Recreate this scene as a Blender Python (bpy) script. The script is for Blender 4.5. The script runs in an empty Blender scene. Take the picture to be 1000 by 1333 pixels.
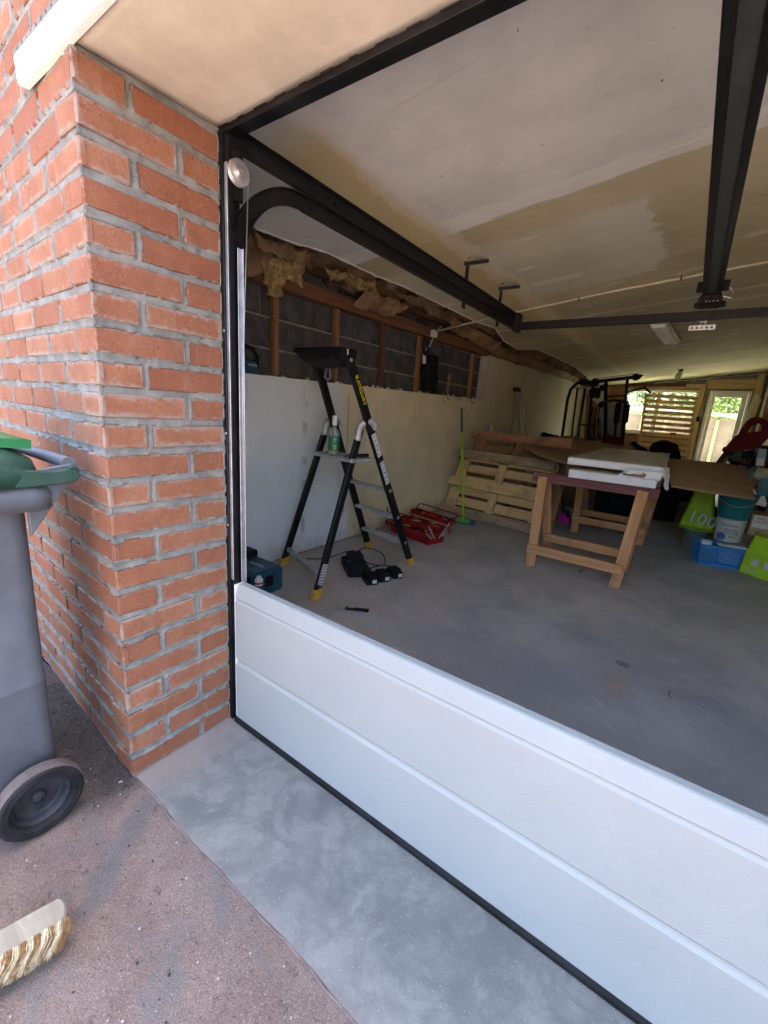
import bpy, bmesh, math, random
from mathutils import Vector, Matrix, noise
R = math.radians
random.seed(7)
scene = bpy.context.scene
COL = scene.collection

# ------------------------------------------------------------------ camera
cam_d = bpy.data.cameras.new('camera')
cam = bpy.data.objects.new('camera', cam_d)
COL.objects.link(cam)
CAM_F, CAM_PITCH, CAM_ROLL, CAM_YAW = 552.0, R(13.65), R(4.0), R(34.7)
fwd = Vector((-math.sin(CAM_YAW)*math.cos(CAM_PITCH), math.cos(CAM_YAW)*math.cos(CAM_PITCH), -math.sin(CAM_PITCH)))
rgt = Vector((math.cos(CAM_YAW), math.sin(CAM_YAW), 0.0))
upv = rgt.cross(fwd)
r2 = math.cos(CAM_ROLL)*rgt + math.sin(CAM_ROLL)*upv
u2 = -math.sin(CAM_ROLL)*rgt + math.cos(CAM_ROLL)*upv
mw = Matrix((r2, u2, -fwd)).transposed().to_4x4()
mw.translation = Vector((1.18989, -0.813635, 1.15754))
cam.matrix_world = mw
cam_d.sensor_fit = 'VERTICAL'
cam_d.sensor_height = 36.0
cam_d.lens = 36.0*CAM_F/1333.0
cam_d.clip_start = 0.03
cam_d.clip_end = 500.0
scene.camera = cam

# ------------------------------------------------------------------ light
SUN_EL, SUN_AZ = R(64), R(20)      # sun stands behind the building, to the right of the garage axis
world = bpy.data.worlds.new('World')
scene.world = world
world.use_nodes = True
wn = world.node_tree.nodes
wl = world.node_tree.links
sky = wn.new('ShaderNodeTexSky')
sky.sky_type = 'NISHITA'
sky.sun_disc = False
sky.sun_elevation = SUN_EL
sky.sun_rotation = SUN_AZ
sky.air_density = 1.0
sky.dust_density = 6.0
sky.ozone_density = 1.0
bg = wn['Background']
bg.inputs['Strength'].default_value = 0.15
wl.new(sky.outputs['Color'], bg.inputs['Color'])
sun_d = bpy.data.lights.new('sun', 'SUN')
sun_d.energy = 5.0
sun_d.angle = R(0.6)
sun_d.color = (1.0, 0.96, 0.84)
sun = bpy.data.objects.new('sun', sun_d)
COL.objects.link(sun)
sdir = Vector((math.sin(SUN_AZ)*math.cos(SUN_EL), math.cos(SUN_AZ)*math.cos(SUN_EL), math.sin(SUN_EL)))
sun.rotation_euler = (-sdir).to_track_quat('-Z', 'Y').to_euler()
sun.location = (3, 10, 12)
scene.view_settings.view_transform = 'Standard'
scene.view_settings.look = 'None'
scene.view_settings.gamma = 1.0
scene.view_settings.use_curve_mapping = False
scene.view_settings.exposure = 3.46
scene.cycles.max_bounces = 14
scene.cycles.diffuse_bounces = 10

# ------------------------------------------------------------------ materials
def _mat(name):
    m = bpy.data.materials.new(name); m.use_nodes = True
    return m, m.node_tree.nodes, m.node_tree.links, m.node_tree.nodes['Principled BSDF']

class NT:
    """small node helper"""
    def __init__(s, name):
        s.m, s.n, s.l, s.b = _mat(name)
    def node(s, t, **kw):
        o = s.n.new(t)
        for k, v in kw.items(): setattr(o, k, v)
        return o
    def _in(s, sock, v):
        if isinstance(v, bpy.types.NodeSocket): s.l.new(v, sock)
        elif v is not None: sock.default_value = v
    def math(s, op, a, b=None, c=None, clamp=False):
        o = s.node('ShaderNodeMath', operation=op, use_clamp=clamp)
        s._in(o.inputs[0], a); s._in(o.inputs[1], b); s._in(o.inputs[2], c)
        return o.outputs[0]
    def noise(s, vec, scale, detail=4, rough=0.6, dist=0.0):
        o = s.node('ShaderNodeTexNoise')
        s._in(o.inputs['Vector'], vec); o.inputs['Scale'].default_value = scale
        o.inputs['Detail'].default_value = detail; o.inputs['Roughness'].default_value = rough
        o.inputs['Distortion'].default_value = dist
        return o.outputs[0]
    def voro(s, vec, scale, feature='F1'):
        o = s.node('ShaderNodeTexVoronoi', feature=feature)
        s._in(o.inputs['Vector'], vec); o.inputs['Scale'].default_value = scale
        return o
    def ramp(s, v, lo, hi):
        o = s.node('ShaderNodeMapRange', interpolation_type='SMOOTHSTEP')
        s._in(o.inputs[0], v); o.inputs[1].default_value = lo; o.inputs[2].default_value = hi
        return o.outputs[0]
    def mix(s, f, a, b, mode='MIX'):
        o = s.node('ShaderNodeMix', data_type='RGBA', blend_type=mode)
        s._in(o.inputs[0], f)
        for sock, v in ((o.inputs[6], a), (o.inputs[7], b)):
            if isinstance(v, bpy.types.NodeSocket): s.l.new(v, sock)
            else: sock.default_value = (v[0], v[1], v[2], 1)
        return o.outputs[2]
    def vmul(s, v, xyz):
        o = s.node('ShaderNodeVectorMath', operation='MULTIPLY')
        s._in(o.inputs[0], v); o.inputs[1].default_value = xyz
        return o.outputs[0]
    def vadd(s, a, b):
        o = s.node('ShaderNodeVectorMath', operation='ADD')
        s._in(o.inputs[0], a); s._in(o.inputs[1], b)
        return o.outputs[0]
    def pos(s): return s.node('ShaderNodeNewGeometry').outputs['Position']
    def obj(s): return s.node('ShaderNodeTexCoord').outputs['Object']
    def rnd(s): return s.node('ShaderNodeObjectInfo').outputs['Random']
    def objr(s, k=37.0):
        c = s.node('ShaderNodeCombineXYZ'); r = s.math('MULTIPLY', s.rnd(), k)
        s.l.new(r, c.inputs[0]); s.l.new(r, c.inputs[1]); s.l.new(r, c.inputs[2])
        return s.vadd(s.obj(), c.outputs[0])
    def sep(s, v):
        o = s.node('ShaderNodeSeparateXYZ'); s.l.new(v, o.inputs[0]); return o.outputs
    def bump(s, h, strength=0.3, dist=0.01):
        o = s.node('ShaderNodeBump'); s.l.new(h, o.inputs['Height'])
        o.inputs['Strength'].default_value = strength; o.inputs['Distance'].default_value = dist
        s.l.new(o.outputs[0], s.b.inputs['Normal'])
    def out(s, color=None, rough=None, metal=None, spec=None):
        if color is not None:
            if isinstance(color, bpy.types.NodeSocket): s.l.new(color, s.b.inputs['Base Color'])
            else: s.b.inputs['Base Color'].default_value = (*color, 1)
        s._in(s.b.inputs['Roughness'], rough)
        s._in(s.b.inputs['Metallic'], metal)
        s._in(s.b.inputs['Specular IOR Level'], spec)
        return s.m

def plain(name, col, rough=0.6, metal=0.0, var=0.18, scale=14.0, bump=0.08, spec=None, dirt=None, dirtamt=0.35):
    """coloured material with uneven tone, dust and fine relief"""
    t = NT(name)
    p = t.objr()
    n = t.noise(p, scale, 6, 0.65)
    dark = tuple(c*(1-var*1.4) for c in col); lite = tuple(min(1, c*(1+var)+0.004) for c in col)
    c = t.mix(t.ramp(n, 0.3, 0.7), dark, lite)
    if dirt:
        n2 = t.noise(p, scale*0.6, 8, 0.75)
        c = t.mix(t.math('MULTIPLY', t.ramp(n2, 0.48, 0.68), dirtamt), c, dirt)
    r = t.math('ADD', t.math('MULTIPLY', n, 0.24), rough-0.12)
    t.bump(t.noise(p, scale*9, 3, 0.6), bump, 0.004)
    return t.out(c, r, metal, spec)

def wood(name, light, dark, rough=0.75, grain=1.0, dirt=None, knots=True):
    """grain runs along the object's own X axis"""
    t = NT(name)
    p = t.objr(53.0)
    pv = t.vmul(p, (1.6, 26.0*grain, 26.0*grain))
    n = t.noise(pv, 1.6, 5, 0.6, 0.8)
    n2 = t.noise(t.vmul(p, (2.0, 60.0, 60.0)), 3.0, 3, 0.7)
    c = t.mix(t.ramp(n, 0.32, 0.68), dark, light)
    c = t.mix(t.math('MULTIPLY', t.ramp(n2, 0.5, 0.75), 0.4), c, dark)
    if knots:
        v = t.voro(t.vmul(p, (3.0, 9.0, 9.0)), 1.0)
        k = t.math('SUBTRACT', 1.0, t.ramp(v.outputs['Distance'], 0.05, 0.15))
        c = t.mix(t.math('MULTIPLY', k, 0.75), c, tuple(q*0.35 for q in dark))
    if dirt:
        c = t.mix(t.math('MULTIPLY', t.ramp(t.noise(p, 5, 7, 0.7), 0.5, 0.68), 0.6), c, dirt)
    rr = t.rnd()
    c = t.mix(t.math('MULTIPLY', rr, 0.25), c, tuple(q*0.8 for q in dark))
    t.bump(n2, 0.25, 0.003)
    return t.out(c, rough)

M = {}
M['black_metal'] = plain('black_painted_steel', (0.0055, 0.0055, 0.0065), 0.42, 0.0, 0.25, 9, 0.04, spec=0.28, dirt=(0.04, 0.038, 0.036), dirtamt=0.18)
M['black_matte'] = plain('black_plastic', (0.007, 0.007, 0.008), 0.6, 0.0, 0.25, 12, 0.1, spec=0.2, dirt=(0.045, 0.042, 0.04), dirtamt=0.25)
M['galv'] = plain('galvanised_steel', (0.50, 0.53, 0.57), 0.38, 0.75, 0.15, 20, 0.05, dirt=(0.2, 0.2, 0.2))
M['alu'] = plain('aluminium', (0.58, 0.58, 0.59), 0.42, 0.75, 0.15, 22, 0.08, dirt=(0.25, 0.24, 0.22))
M['grey_alu'] = plain('worn_aluminium', (0.46, 0.46, 0.45), 0.5, 0.45, 0.22, 18, 0.15, dirt=(0.5, 0.48, 0.44))
M['yellow_foot'] = plain('yellow_rubber', (0.62, 0.36, 0.05), 0.6, 0, 0.15, 40, 0.2, dirt=(0.2, 0.16, 0.1))
M['red_paint'] = plain('red_enamel', (0.30, 0.008, 0.010), 0.42, 0.0, 0.3, 14, 0.08, spec=0.3, dirt=(0.10, 0.02, 0.02), dirtamt=0.5)
M['red_dark'] = plain('dark_red_plastic', (0.075, 0.004, 0.007), 0.7, 0, 0.2, 12, 0.08, spec=0.12)
M['lime'] = plain('lime_bag', (0.42, 0.66, 0.02), 0.5, 0, 0.14, 7, 0.25)
M['lime_dark'] = plain('darker_lime_trim', (0.22, 0.42, 0.015), 0.5, 0, 0.14, 7, 0.1)
M['green'] = plain('green_plastic', (0.13, 0.42, 0.03), 0.5, 0, 0.15, 12, 0.1)
M['green_dark'] = plain('dark_green_plastic', (0.02, 0.12, 0.045), 0.45, 0, 0.2, 12, 0.1)
M['blue_bristle'] = plain('blue_bristle', (0.03, 0.09, 0.2), 0.8, 0, 0.3, 60, 0.4)
M['blue'] = plain('blue_plastic', (0.025, 0.23, 0.60), 0.42, 0, 0.12, 12, 0.06)
M['teal'] = plain('teal_plastic', (0.012, 0.17, 0.20), 0.4, 0, 0.12, 12, 0.06)
M['teal_case'] = plain('petrol_blue_case', (0.012, 0.085, 0.14), 0.45, 0, 0.15, 14, 0.12, dirt=(0.1, 0.12, 0.13), dirtamt=0.3)
M['magenta'] = plain('magenta_plastic', (0.62, 0.015, 0.33), 0.45, 0, 0.12, 12, 0.06)
M['orange'] = plain('orange_plastic', (0.80, 0.12, 0.03), 0.45, 0, 0.1, 12, 0.06)
M['white'] = plain('white_plastic', (0.74, 0.74, 0.72), 0.5, 0, 0.06, 12, 0.05, dirt=(0.4, 0.38, 0.34), dirtamt=0.25)
M['white_foam'] = plain('white_insulation_board', (0.80, 0.80, 0.79), 0.65, 0, 0.05, 9, 0.15, dirt=(0.5, 0.46, 0.4), dirtamt=0.25)
M['film_top'] = plain('dusty_board_top', (0.50, 0.47, 0.40), 0.6, 0, 0.12, 6, 0.2, dirt=(0.32, 0.28, 0.22), dirtamt=0.35)
M['cream'] = plain('cream_paint', (0.60, 0.56, 0.40), 0.6, 0, 0.08, 9, 0.05)
M['pvc'] = plain('white_upvc', (0.72, 0.73, 0.66), 0.4, 0, 0.05, 9, 0.03)
M['print_white'] = plain('white_print', (0.62, 0.63, 0.63), 0.6, 0, 0.04, 9, 0.0)
M['print_yellow'] = plain('yellow_print', (0.75, 0.62, 0.02), 0.5, 0, 0.05, 9, 0.0)
M['print_red'] = plain('red_print', (0.55, 0.03, 0.03), 0.6, 0, 0.05, 9, 0.0)
M['print_blue'] = plain('blue_print', (0.04, 0.12, 0.36), 0.6, 0, 0.05, 9, 0.0)
M['print_dark'] = plain('dark_print', (0.03, 0.03, 0.04), 0.6, 0, 0.05, 9, 0.0)
M['card_brown'] = plain('brown_cardboard', (0.32, 0.215, 0.115), 0.85, 0, 0.1, 5, 0.12, dirt=(0.16, 0.11, 0.07))
M['card_box'] = plain('box_cardboard', (0.36, 0.24, 0.14), 0.85, 0, 0.1, 5, 0.12)
M['wool'] = plain('glass_wool', (0.42, 0.31, 0.13), 0.95, 0, 0.4, 22, 0.9, dirt=(0.16, 0.12, 0.05), dirtamt=0.6)
M['kraft'] = plain('kraft_paper', (0.30, 0.19, 0.10), 0.8, 0, 0.3, 9, 0.5, dirt=(0.12, 0.07, 0.04), dirtamt=0.6)
M['grey_sack'] = plain('grey_sack', (0.22, 0.23, 0.26), 0.7, 0, 0.2, 10, 0.3)
M['bin_grey'] = plain('grey_bin_plastic', (0.105, 0.115, 0.135), 0.5, 0, 0.12, 7, 0.25, dirt=(0.17, 0.17, 0.175), dirtamt=0.3)
M['bin_lid'] = plain('green_lid_plastic', (0.012, 0.050, 0.034), 0.5, 0, 0.15, 8, 0.2, dirt=(0.1, 0.13, 0.11), dirtamt=0.35)
M['bin_lid_skylit'] = plain('skylit_green_lid_plastic', (0.012, 0.17, 0.05), 0.4, 0, 0.12, 8, 0.1, dirt=(0.1, 0.2, 0.12), dirtamt=0.2)  # same lid plastic, its brighter green paints in the sky's light
M['tyre'] = plain('tyre_rubber', (0.016, 0.016, 0.018), 0.75, 0, 0.3, 14, 0.3, spec=0.2, dirt=(0.06, 0.05, 0.05), dirtamt=0.4)
M['wheel_disc'] = plain('wheel_disc_plastic', (0.030, 0.032, 0.038), 0.6, 0, 0.3, 14, 0.3, spec=0.3, dirt=(0.09, 0.08, 0.08), dirtamt=0.5)
M['tread_dust'] = plain('dusty_tread', (0.13, 0.105, 0.10), 0.9, 0, 0.2, 20, 0.3)
M['lintel_white'] = plain('white_gloss_trim', (0.88, 0.90, 0.88), 0.3, 0, 0.03, 9, 0.03)
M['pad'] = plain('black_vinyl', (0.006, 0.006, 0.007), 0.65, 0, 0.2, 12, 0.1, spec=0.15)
M['shroud'] = plain('grey_shroud', (0.34, 0.34, 0.29), 0.5, 0, 0.1, 12, 0.1)
M['leaf_dark'] = plain('leaf_dark', (0.045, 0.10, 0.02), 0.6, 0, 0.4, 3, 0.2)
M['leaf_light'] = plain('leaf_light', (0.14, 0.22, 0.03), 0.6, 0, 0.4, 3, 0.2)
M['bark'] = plain('bark', (0.10, 0.07, 0.05), 0.9, 0, 0.3, 20, 0.5)
M['chips'] = plain('stone_chips', (0.42, 0.38, 0.35), 0.85, 0, 0.35, 30, 0.3)
M['dark_crumb'] = plain('soil_crumbs', (0.05, 0.043, 0.04), 0.95, 0, 0.35, 30, 0.4)

M['pallet_new'] = wood('pale_pallet_wood', (0.82, 0.58, 0.28), (0.66, 0.43, 0.18), dirt=(0.24, 0.18, 0.12))
M['pallet_grey'] = wood('weathered_pallet_wood', (0.50, 0.38, 0.22), (0.30, 0.21, 0.12), dirt=(0.12, 0.10, 0.08))
M['pallet_old'] = wood('reddish_pallet_wood', (0.46, 0.24, 0.13), (0.28, 0.13, 0.065), dirt=(0.08, 0.05, 0.035))
M['trestle'] = wood('trestle_wood', (0.66, 0.34, 0.15), (0.50, 0.23, 0.09), dirt=(0.17, 0.09, 0.05))
M['trestle_top'] = wood('painted_trestle_beam', (0.26, 0.09, 0.07), (0.12, 0.04, 0.04), dirt=(0.30, 0.16, 0.09))
M['stud'] = wood('stud_timber', (0.36, 0.20, 0.10), (0.22, 0.11, 0.05))
M['stud_dark'] = wood('dark_timber', (0.15, 0.075, 0.04), (0.08, 0.04, 0.022))
M['plate'] = wood('wall_plate_timber', (0.27, 0.13, 0.06), (0.15, 0.07, 0.035))
M['brush_wood'] = wood('brush_block_wood', (0.40, 0.36, 0.28), (0.28, 0.24, 0.18), dirt=(0.22, 0.19, 0.15), knots=False)
M['slat_wood'] = wood('slat_wood', (0.66, 0.48, 0.22), (0.50, 0.34, 0.14))
M['timber_lintel'] = wood('far_timber', (0.62, 0.50, 0.25), (0.46, 0.35, 0.16))

def mat_brick(name='red_brick', bloomy=True):
    t = NT(name)
    o = t.obj(); p = t.objr(91.0)
    n1 = t.noise(p, 9, 6, 0.7); n2 = t.noise(p, 120, 4, 0.7)
    c = t.mix(t.ramp(n1, 0.3, 0.7), (0.245, 0.102, 0.056), (0.335, 0.155, 0.088))
    c = t.mix(t.math('MULTIPLY', t.rnd(), 0.55), c, (0.20, 0.066, 0.036))
    c = t.mix(t.math('MULTIPLY', t.ramp(n2, 0.56, 0.72), 0.55), c, (0.42, 0.22, 0.15))
    c = t.mix(t.math('MULTIPLY', t.ramp(t.noise(p, 230, 3, 0.6), 0.60, 0.70), 0.85), c, (0.10, 0.04, 0.028))
    # pale lime bloom creeping in from the edges of each brick
    ox, oy, oz = t.sep(o)
    dx = t.math('SUBTRACT', 0.110, t.math('ABSOLUTE', ox)); dy = t.math('SUBTRACT', 0.0525, t.math('ABSOLUTE', oy)); dz = t.math('SUBTRACT', 0.0295, t.math('ABSOLUTE', oz))
    at = t.math('MAXIMUM', t.math('MINIMUM', dx, dy), t.math('MINIMUM', t.math('MAXIMUM', dx, dy), dz))
    if not bloomy: at = t.math('ADD', 0.03, t.math('MULTIPLY', at, 0.0))
    e = t.math('ADD', at, t.math('MULTIPLY', t.math('SUBTRACT', t.noise(p, 40, 6, 0.75), 0.55), 0.055))
    e = t.math('ADD', e, t.math('MULTIPLY', t.math('SUBTRACT', t.rnd(), 0.35), 0.016))
    bloom = t.math('SUBTRACT', 1.0, t.ramp(e, -0.004, 0.0075))
    c = t.mix(t.math('MULTIPLY', bloom, 0.72), c, (0.29, 0.25, 0.215))
    streak = t.ramp(t.noise(t.vmul(p, (30, 30, 4.0)), 1.0, 5, 0.7), 0.56, 0.74)
    c = t.mix(t.math('MULTIPLY', streak, 0.30), c, (0.38, 0.26, 0.21))
    zp = t.sep(t.pos())[2]
    t.bump(t.math('ADD', t.math('MULTIPLY', n2, 1.0), t.math('MULTIPLY', n1, 0.8)), 0.55, 0.004)
    return t.out(c, 0.88, None, 0.25)
M['brick'] = mat_brick()
M['brick_plain'] = mat_brick('red_brick_plain', False)

def mat_mortar(name='mortar', a=(0.17, 0.17, 0.158), b=(0.27, 0.265, 0.24)):
    t = NT(name)
    p = t.pos()
    n = t.noise(p, 16, 6, 0.7)
    c = t.mix(t.ramp(n, 0.34, 0.66), a, b)
    c = t.mix(t.math('MULTIPLY', t.ramp(t.noise(t.vmul(p, (1, 1, 8)), 10, 5, 0.7), 0.58, 0.7), 0.6), c, tuple(q*0.42 for q in a))
    t.bump(t.noise(p, 180, 4, 0.7), 0.6, 0.004)
    return t.out(c, 0.92, None, 0.2)
M['mortar'] = mat_mortar()
M['block_mortar'] = mat_mortar('block_mortar', (0.24, 0.22, 0.19), (0.40, 0.37, 0.32))

def mat_concrete(name, cols, sc=3.0, fine=120, bump=0.35, streak=None, specks=None):
    t = NT(name)
    p = t.pos()
    c = t.mix(t.ramp(t.noise(p, sc, 7, 0.65, 0.6), 0.36, 0.64), cols[0], cols[1])
    c = t.mix(t.math('MULTIPLY', t.ramp(t.noise(t.vadd(p, (7.1, 3.3, 0.7)), sc*0.35, 6, 0.65, 1.0), 0.46, 0.62), 0.75), c, cols[2])
    f = t.noise(p, fine, 5, 0.75)
    c = t.mix(t.math('MULTIPLY', t.ramp(f, 0.5, 0.75), 0.35), c, tuple(q*0.5 for q in cols[0]))
    h = f
    if streak:
        ang, amt = streak
        rot = t.node('ShaderNodeVectorRotate', rotation_type='Z_AXIS'); t.l.new(p, rot.inputs['Vector'])
        rot.inputs['Angle'].default_value = ang
        s = t.noise(t.vmul(rot.outputs[0], (1.5, 42, 1)), 1.6, 5, 0.65, 0.4)
        c = t.mix(t.math('MULTIPLY', t.ramp(s, 0.48, 0.72), amt), c, tuple(min(1, q*1.7) for q in cols[1]))
        c = t.mix(t.math('MULTIPLY', t.ramp(s, 0.5, 0.25), amt), c, tuple(q*0.62 for q in cols[0]))
        h = t.math('ADD', f, t.math('MULTIPLY', s, 1.5))
    if specks:
        c = t.mix(t.math('MULTIPLY', t.ramp(t.noise(p, 240, 2, 0.5), 0.66, 0.72), 0.9), c, specks)
    t.bump(h, bump, 0.005)
    return t, c

def mat_floor():
    t, c = mat_concrete('garage_concrete', [(0.36, 0.365, 0.355), (0.52, 0.52, 0.49), (0.43, 0.43, 0.42)], 2.2, 110, 0.8, streak=(0.72, 0.15))
    p = t.pos(); x, y, z = t.sep(p)
    # pinkish dust near the door and along the left wall
    w = t.math('MULTIPLY', t.math('SUBTRACT', 1.0, t.ramp(t.math('ADD', y, t.math('MULTIPLY', x, 1.1)), 0.4, 2.6)), t.ramp(t.noise(p, 2.3, 6, 0.7), 0.35, 0.62))
    c = t.mix(t.math('MULTIPLY', w, 0.75), c, (0.52, 0.39, 0.32))
    c = t.mix(t.math('MULTIPLY', t.ramp(t.noise(t.vadd(p, (3, 9, 0)), 7, 6, 0.7), 0.60, 0.68), 0.55), c, (0.60, 0.57, 0.55))
    c = t.mix(t.math('MULTIPLY', t.ramp(t.noise(t.vadd(p, (13, 2, 0)), 3.2, 5, 0.6), 0.62, 0.70), 0.55), c, (0.28, 0.28, 0.29))
    fs = t.noise(p, 75, 8, 0.85)
    c = t.mix(t.math('MULTIPLY', t.ramp(fs, 0.50, 0.66), 0.50), c, (0.15, 0.155, 0.17))
    c = t.mix(t.math('MULTIPLY', t.ramp(t.noise(t.vadd(p, (2, 2, 0)), 120, 6, 0.8), 0.56, 0.68), 0.45), c, (0.60, 0.59, 0.57))
    def blob(cx, cy, rx, ry, col, amt, cc):
        dx = t.math('DIVIDE', t.math('SUBTRACT', x, cx), rx); dy = t.math('DIVIDE', t.math('SUBTRACT', y, cy), ry)
        d = t.math('SQRT', t.math('ADD', t.math('MULTIPLY', dx, dx), t.math('MULTIPLY', dy, dy)))
        d = t.math('ADD', d, t.math('MULTIPLY', t.math('SUBTRACT', t.noise(p, 22, 7, 0.8), 0.5), 1.6))
        m = t.math('SUBTRACT', 1.0, t.ramp(d, 0.8, 1.05))
        return t.mix(t.math('MULTIPLY', m, amt), cc, col)
    c = blob(1.13, 1.24, 0.04, 0.14, (0.50, 0.38, 0.28), 0.75, c)
    c = blob(1.13, 1.46, 0.035, 0.03, (0.10, 0.07, 0.05), 0.7, c)
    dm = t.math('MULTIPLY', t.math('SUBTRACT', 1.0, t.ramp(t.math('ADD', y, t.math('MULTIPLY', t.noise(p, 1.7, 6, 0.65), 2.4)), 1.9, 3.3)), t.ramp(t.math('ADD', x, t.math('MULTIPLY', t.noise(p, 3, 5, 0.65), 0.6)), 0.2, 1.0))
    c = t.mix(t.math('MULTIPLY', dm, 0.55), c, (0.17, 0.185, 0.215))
    return t.out(c, t.math('ADD', 0.42, t.math('MULTIPLY', t.noise(p, 9, 6, 0.7), 0.3)), None, 0.5)
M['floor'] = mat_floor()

def mat_slab():
    t, c = mat_concrete('threshold_concrete', [(0.165, 0.166, 0.157), (0.225, 0.224, 0.208), (0.125, 0.130, 0.127)], 15.0, 190, 0.35, specks=(0.36, 0.36, 0.34))
    p = t.pos(); x, y, z = t.sep(p)
    m = t.math('SUBTRACT', 1.0, t.ramp(t.math('ADD', x, t.math('MULTIPLY', t.noise(p, 9, 5, 0.7), 0.22)), 0.10, 0.30))
    c = t.mix(t.math('MULTIPLY', m, 0.8), c, (0.31, 0.25, 0.22))
    e = t.math('SUBTRACT', 1.0, t.ramp(t.math('ADD', y, t.math('MULTIPLY', t.noise(p, 12, 5, 0.7), 0.05)), -0.330, -0.300))
    c = t.mix(t.math('MULTIPLY', e, 0.6), c, (0.26, 0.18, 0.155))
    return t.out(c, 0.7, None, 0.4)
M['slab'] = mat_slab()

def mat_asphalt():
    t = NT('pink_tarmac')
    p = t.pos(); x, y, z = t.sep(p)
    n = t.noise(p, 6, 7, 0.7, 0.4)
    c = t.mix(t.ramp(n, 0.35, 0.65), (0.235, 0.162, 0.135), (0.315, 0.228, 0.190))
    v = t.voro(p, 380)
    vr = t.math('MULTIPLY', t.sep(v.outputs['Color'])[0], 1.0)
    c = t.mix(t.math('MULTIPLY', t.ramp(vr, 0.70, 0.9), 0.55), c, (0.13, 0.10, 0.095))
    c = t.mix(t.math('MULTIPLY', t.ramp(t.sep(v.outputs['Color'])[1], 0.90, 0.97), 0.4), c, (0.46, 0.40, 0.38))
    # grey worn streak running from the pier foot towards the brush
    ax_, ay_, bx_, by_ = 0.12, -0.372, 0.27, -0.575
    L2 = (bx_-ax_)**2+(by_-ay_)**2
    tt_ = t.math('DIVIDE', t.math('ADD', t.math('MULTIPLY', t.math('SUBTRACT', x, ax_), bx_-ax_), t.math('MULTIPLY', t.math('SUBTRACT', y, ay_), by_-ay_)), L2, clamp=True)
    ex = t.math('SUBTRACT', t.math('SUBTRACT', x, ax_), t.math('MULTIPLY', tt_, bx_-ax_)); ey = t.math('SUBTRACT', t.math('SUBTRACT', y, ay_), t.math('MULTIPLY', tt_, by_-ay_))
    ds = t.math('SQRT', t.math('ADD', t.math('MULTIPLY', ex, ex), t.math('MULTIPLY', ey, ey)))
    ds = t.math('ADD', ds, t.math('MULTIPLY', t.math('SUBTRACT', t.noise(p, 18, 7, 0.75), 0.5), 0.10))
    c = t.mix(t.math('MULTIPLY', t.math('SUBTRACT', 1.0, t.ramp(ds, 0.01, 0.05)), 0.7), c, (0.155, 0.15, 0.15))
    g = t.math('MULTIPLY', t.ramp(t.noise(t.vmul(t.vadd(p, (1.2, 0.4, 0)), (5, 9, 1)), 1.0, 6, 0.7), 0.50, 0.64), 0.75)
    c = t.mix(g, c, (0.20, 0.19, 0.185))
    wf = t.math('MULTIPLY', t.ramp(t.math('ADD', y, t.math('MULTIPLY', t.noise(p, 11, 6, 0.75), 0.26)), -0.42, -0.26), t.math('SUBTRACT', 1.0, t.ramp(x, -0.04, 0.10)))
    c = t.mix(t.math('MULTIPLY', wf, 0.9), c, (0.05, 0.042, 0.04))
    c = t.mix(t.math('MULTIPLY', t.ramp(t.noise(p, 30, 9, 0.85), 0.55, 0.66), t.math('ADD', 0.35, t.math('MULTIPLY', t.ramp(y, -0.95, -0.5), 0.6))), c, (0.055, 0.048, 0.046))
    fg = t.noise(p, 330, 6, 0.85)
    c = t.mix(t.math('MULTIPLY', t.ramp(fg, 0.50, 0.62), 0.55), c, (0.115, 0.085, 0.078))
    c = t.mix(t.math('MULTIPLY', t.ramp(fg, 0.46, 0.36), 0.5), c, (0.40, 0.32, 0.29))
    h = t.math('ADD', t.math('MULTIPLY', v.outputs['Distance'], -0.5), t.math('MULTIPLY', t.noise(p, 130, 7, 0.8), 2.0))
    t.bump(h, 0.8, 0.005)
    return t.out(c, 0.9, None, 0.2)
M['asphalt'] = mat_asphalt()

def mat_soffit():
    t = NT('soffit_plaster')
    p = t.pos()
    c = t.mix(t.ramp(t.noise(p, 5, 6, 0.65), 0.35, 0.65), (0.56, 0.51, 0.41), (0.68, 0.62, 0.51))
    c = t.mix(t.math('MULTIPLY', t.ramp(t.noise(p, 16, 6, 0.7), 0.60, 0.72), 0.45), c, (0.74, 0.66, 0.58))
    t.bump(t.noise(p, 60, 4, 0.6), 0.12, 0.003)
    return t.out(c, 0.85, None, 0.2)
M['soffit'] = mat_soffit()

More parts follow.
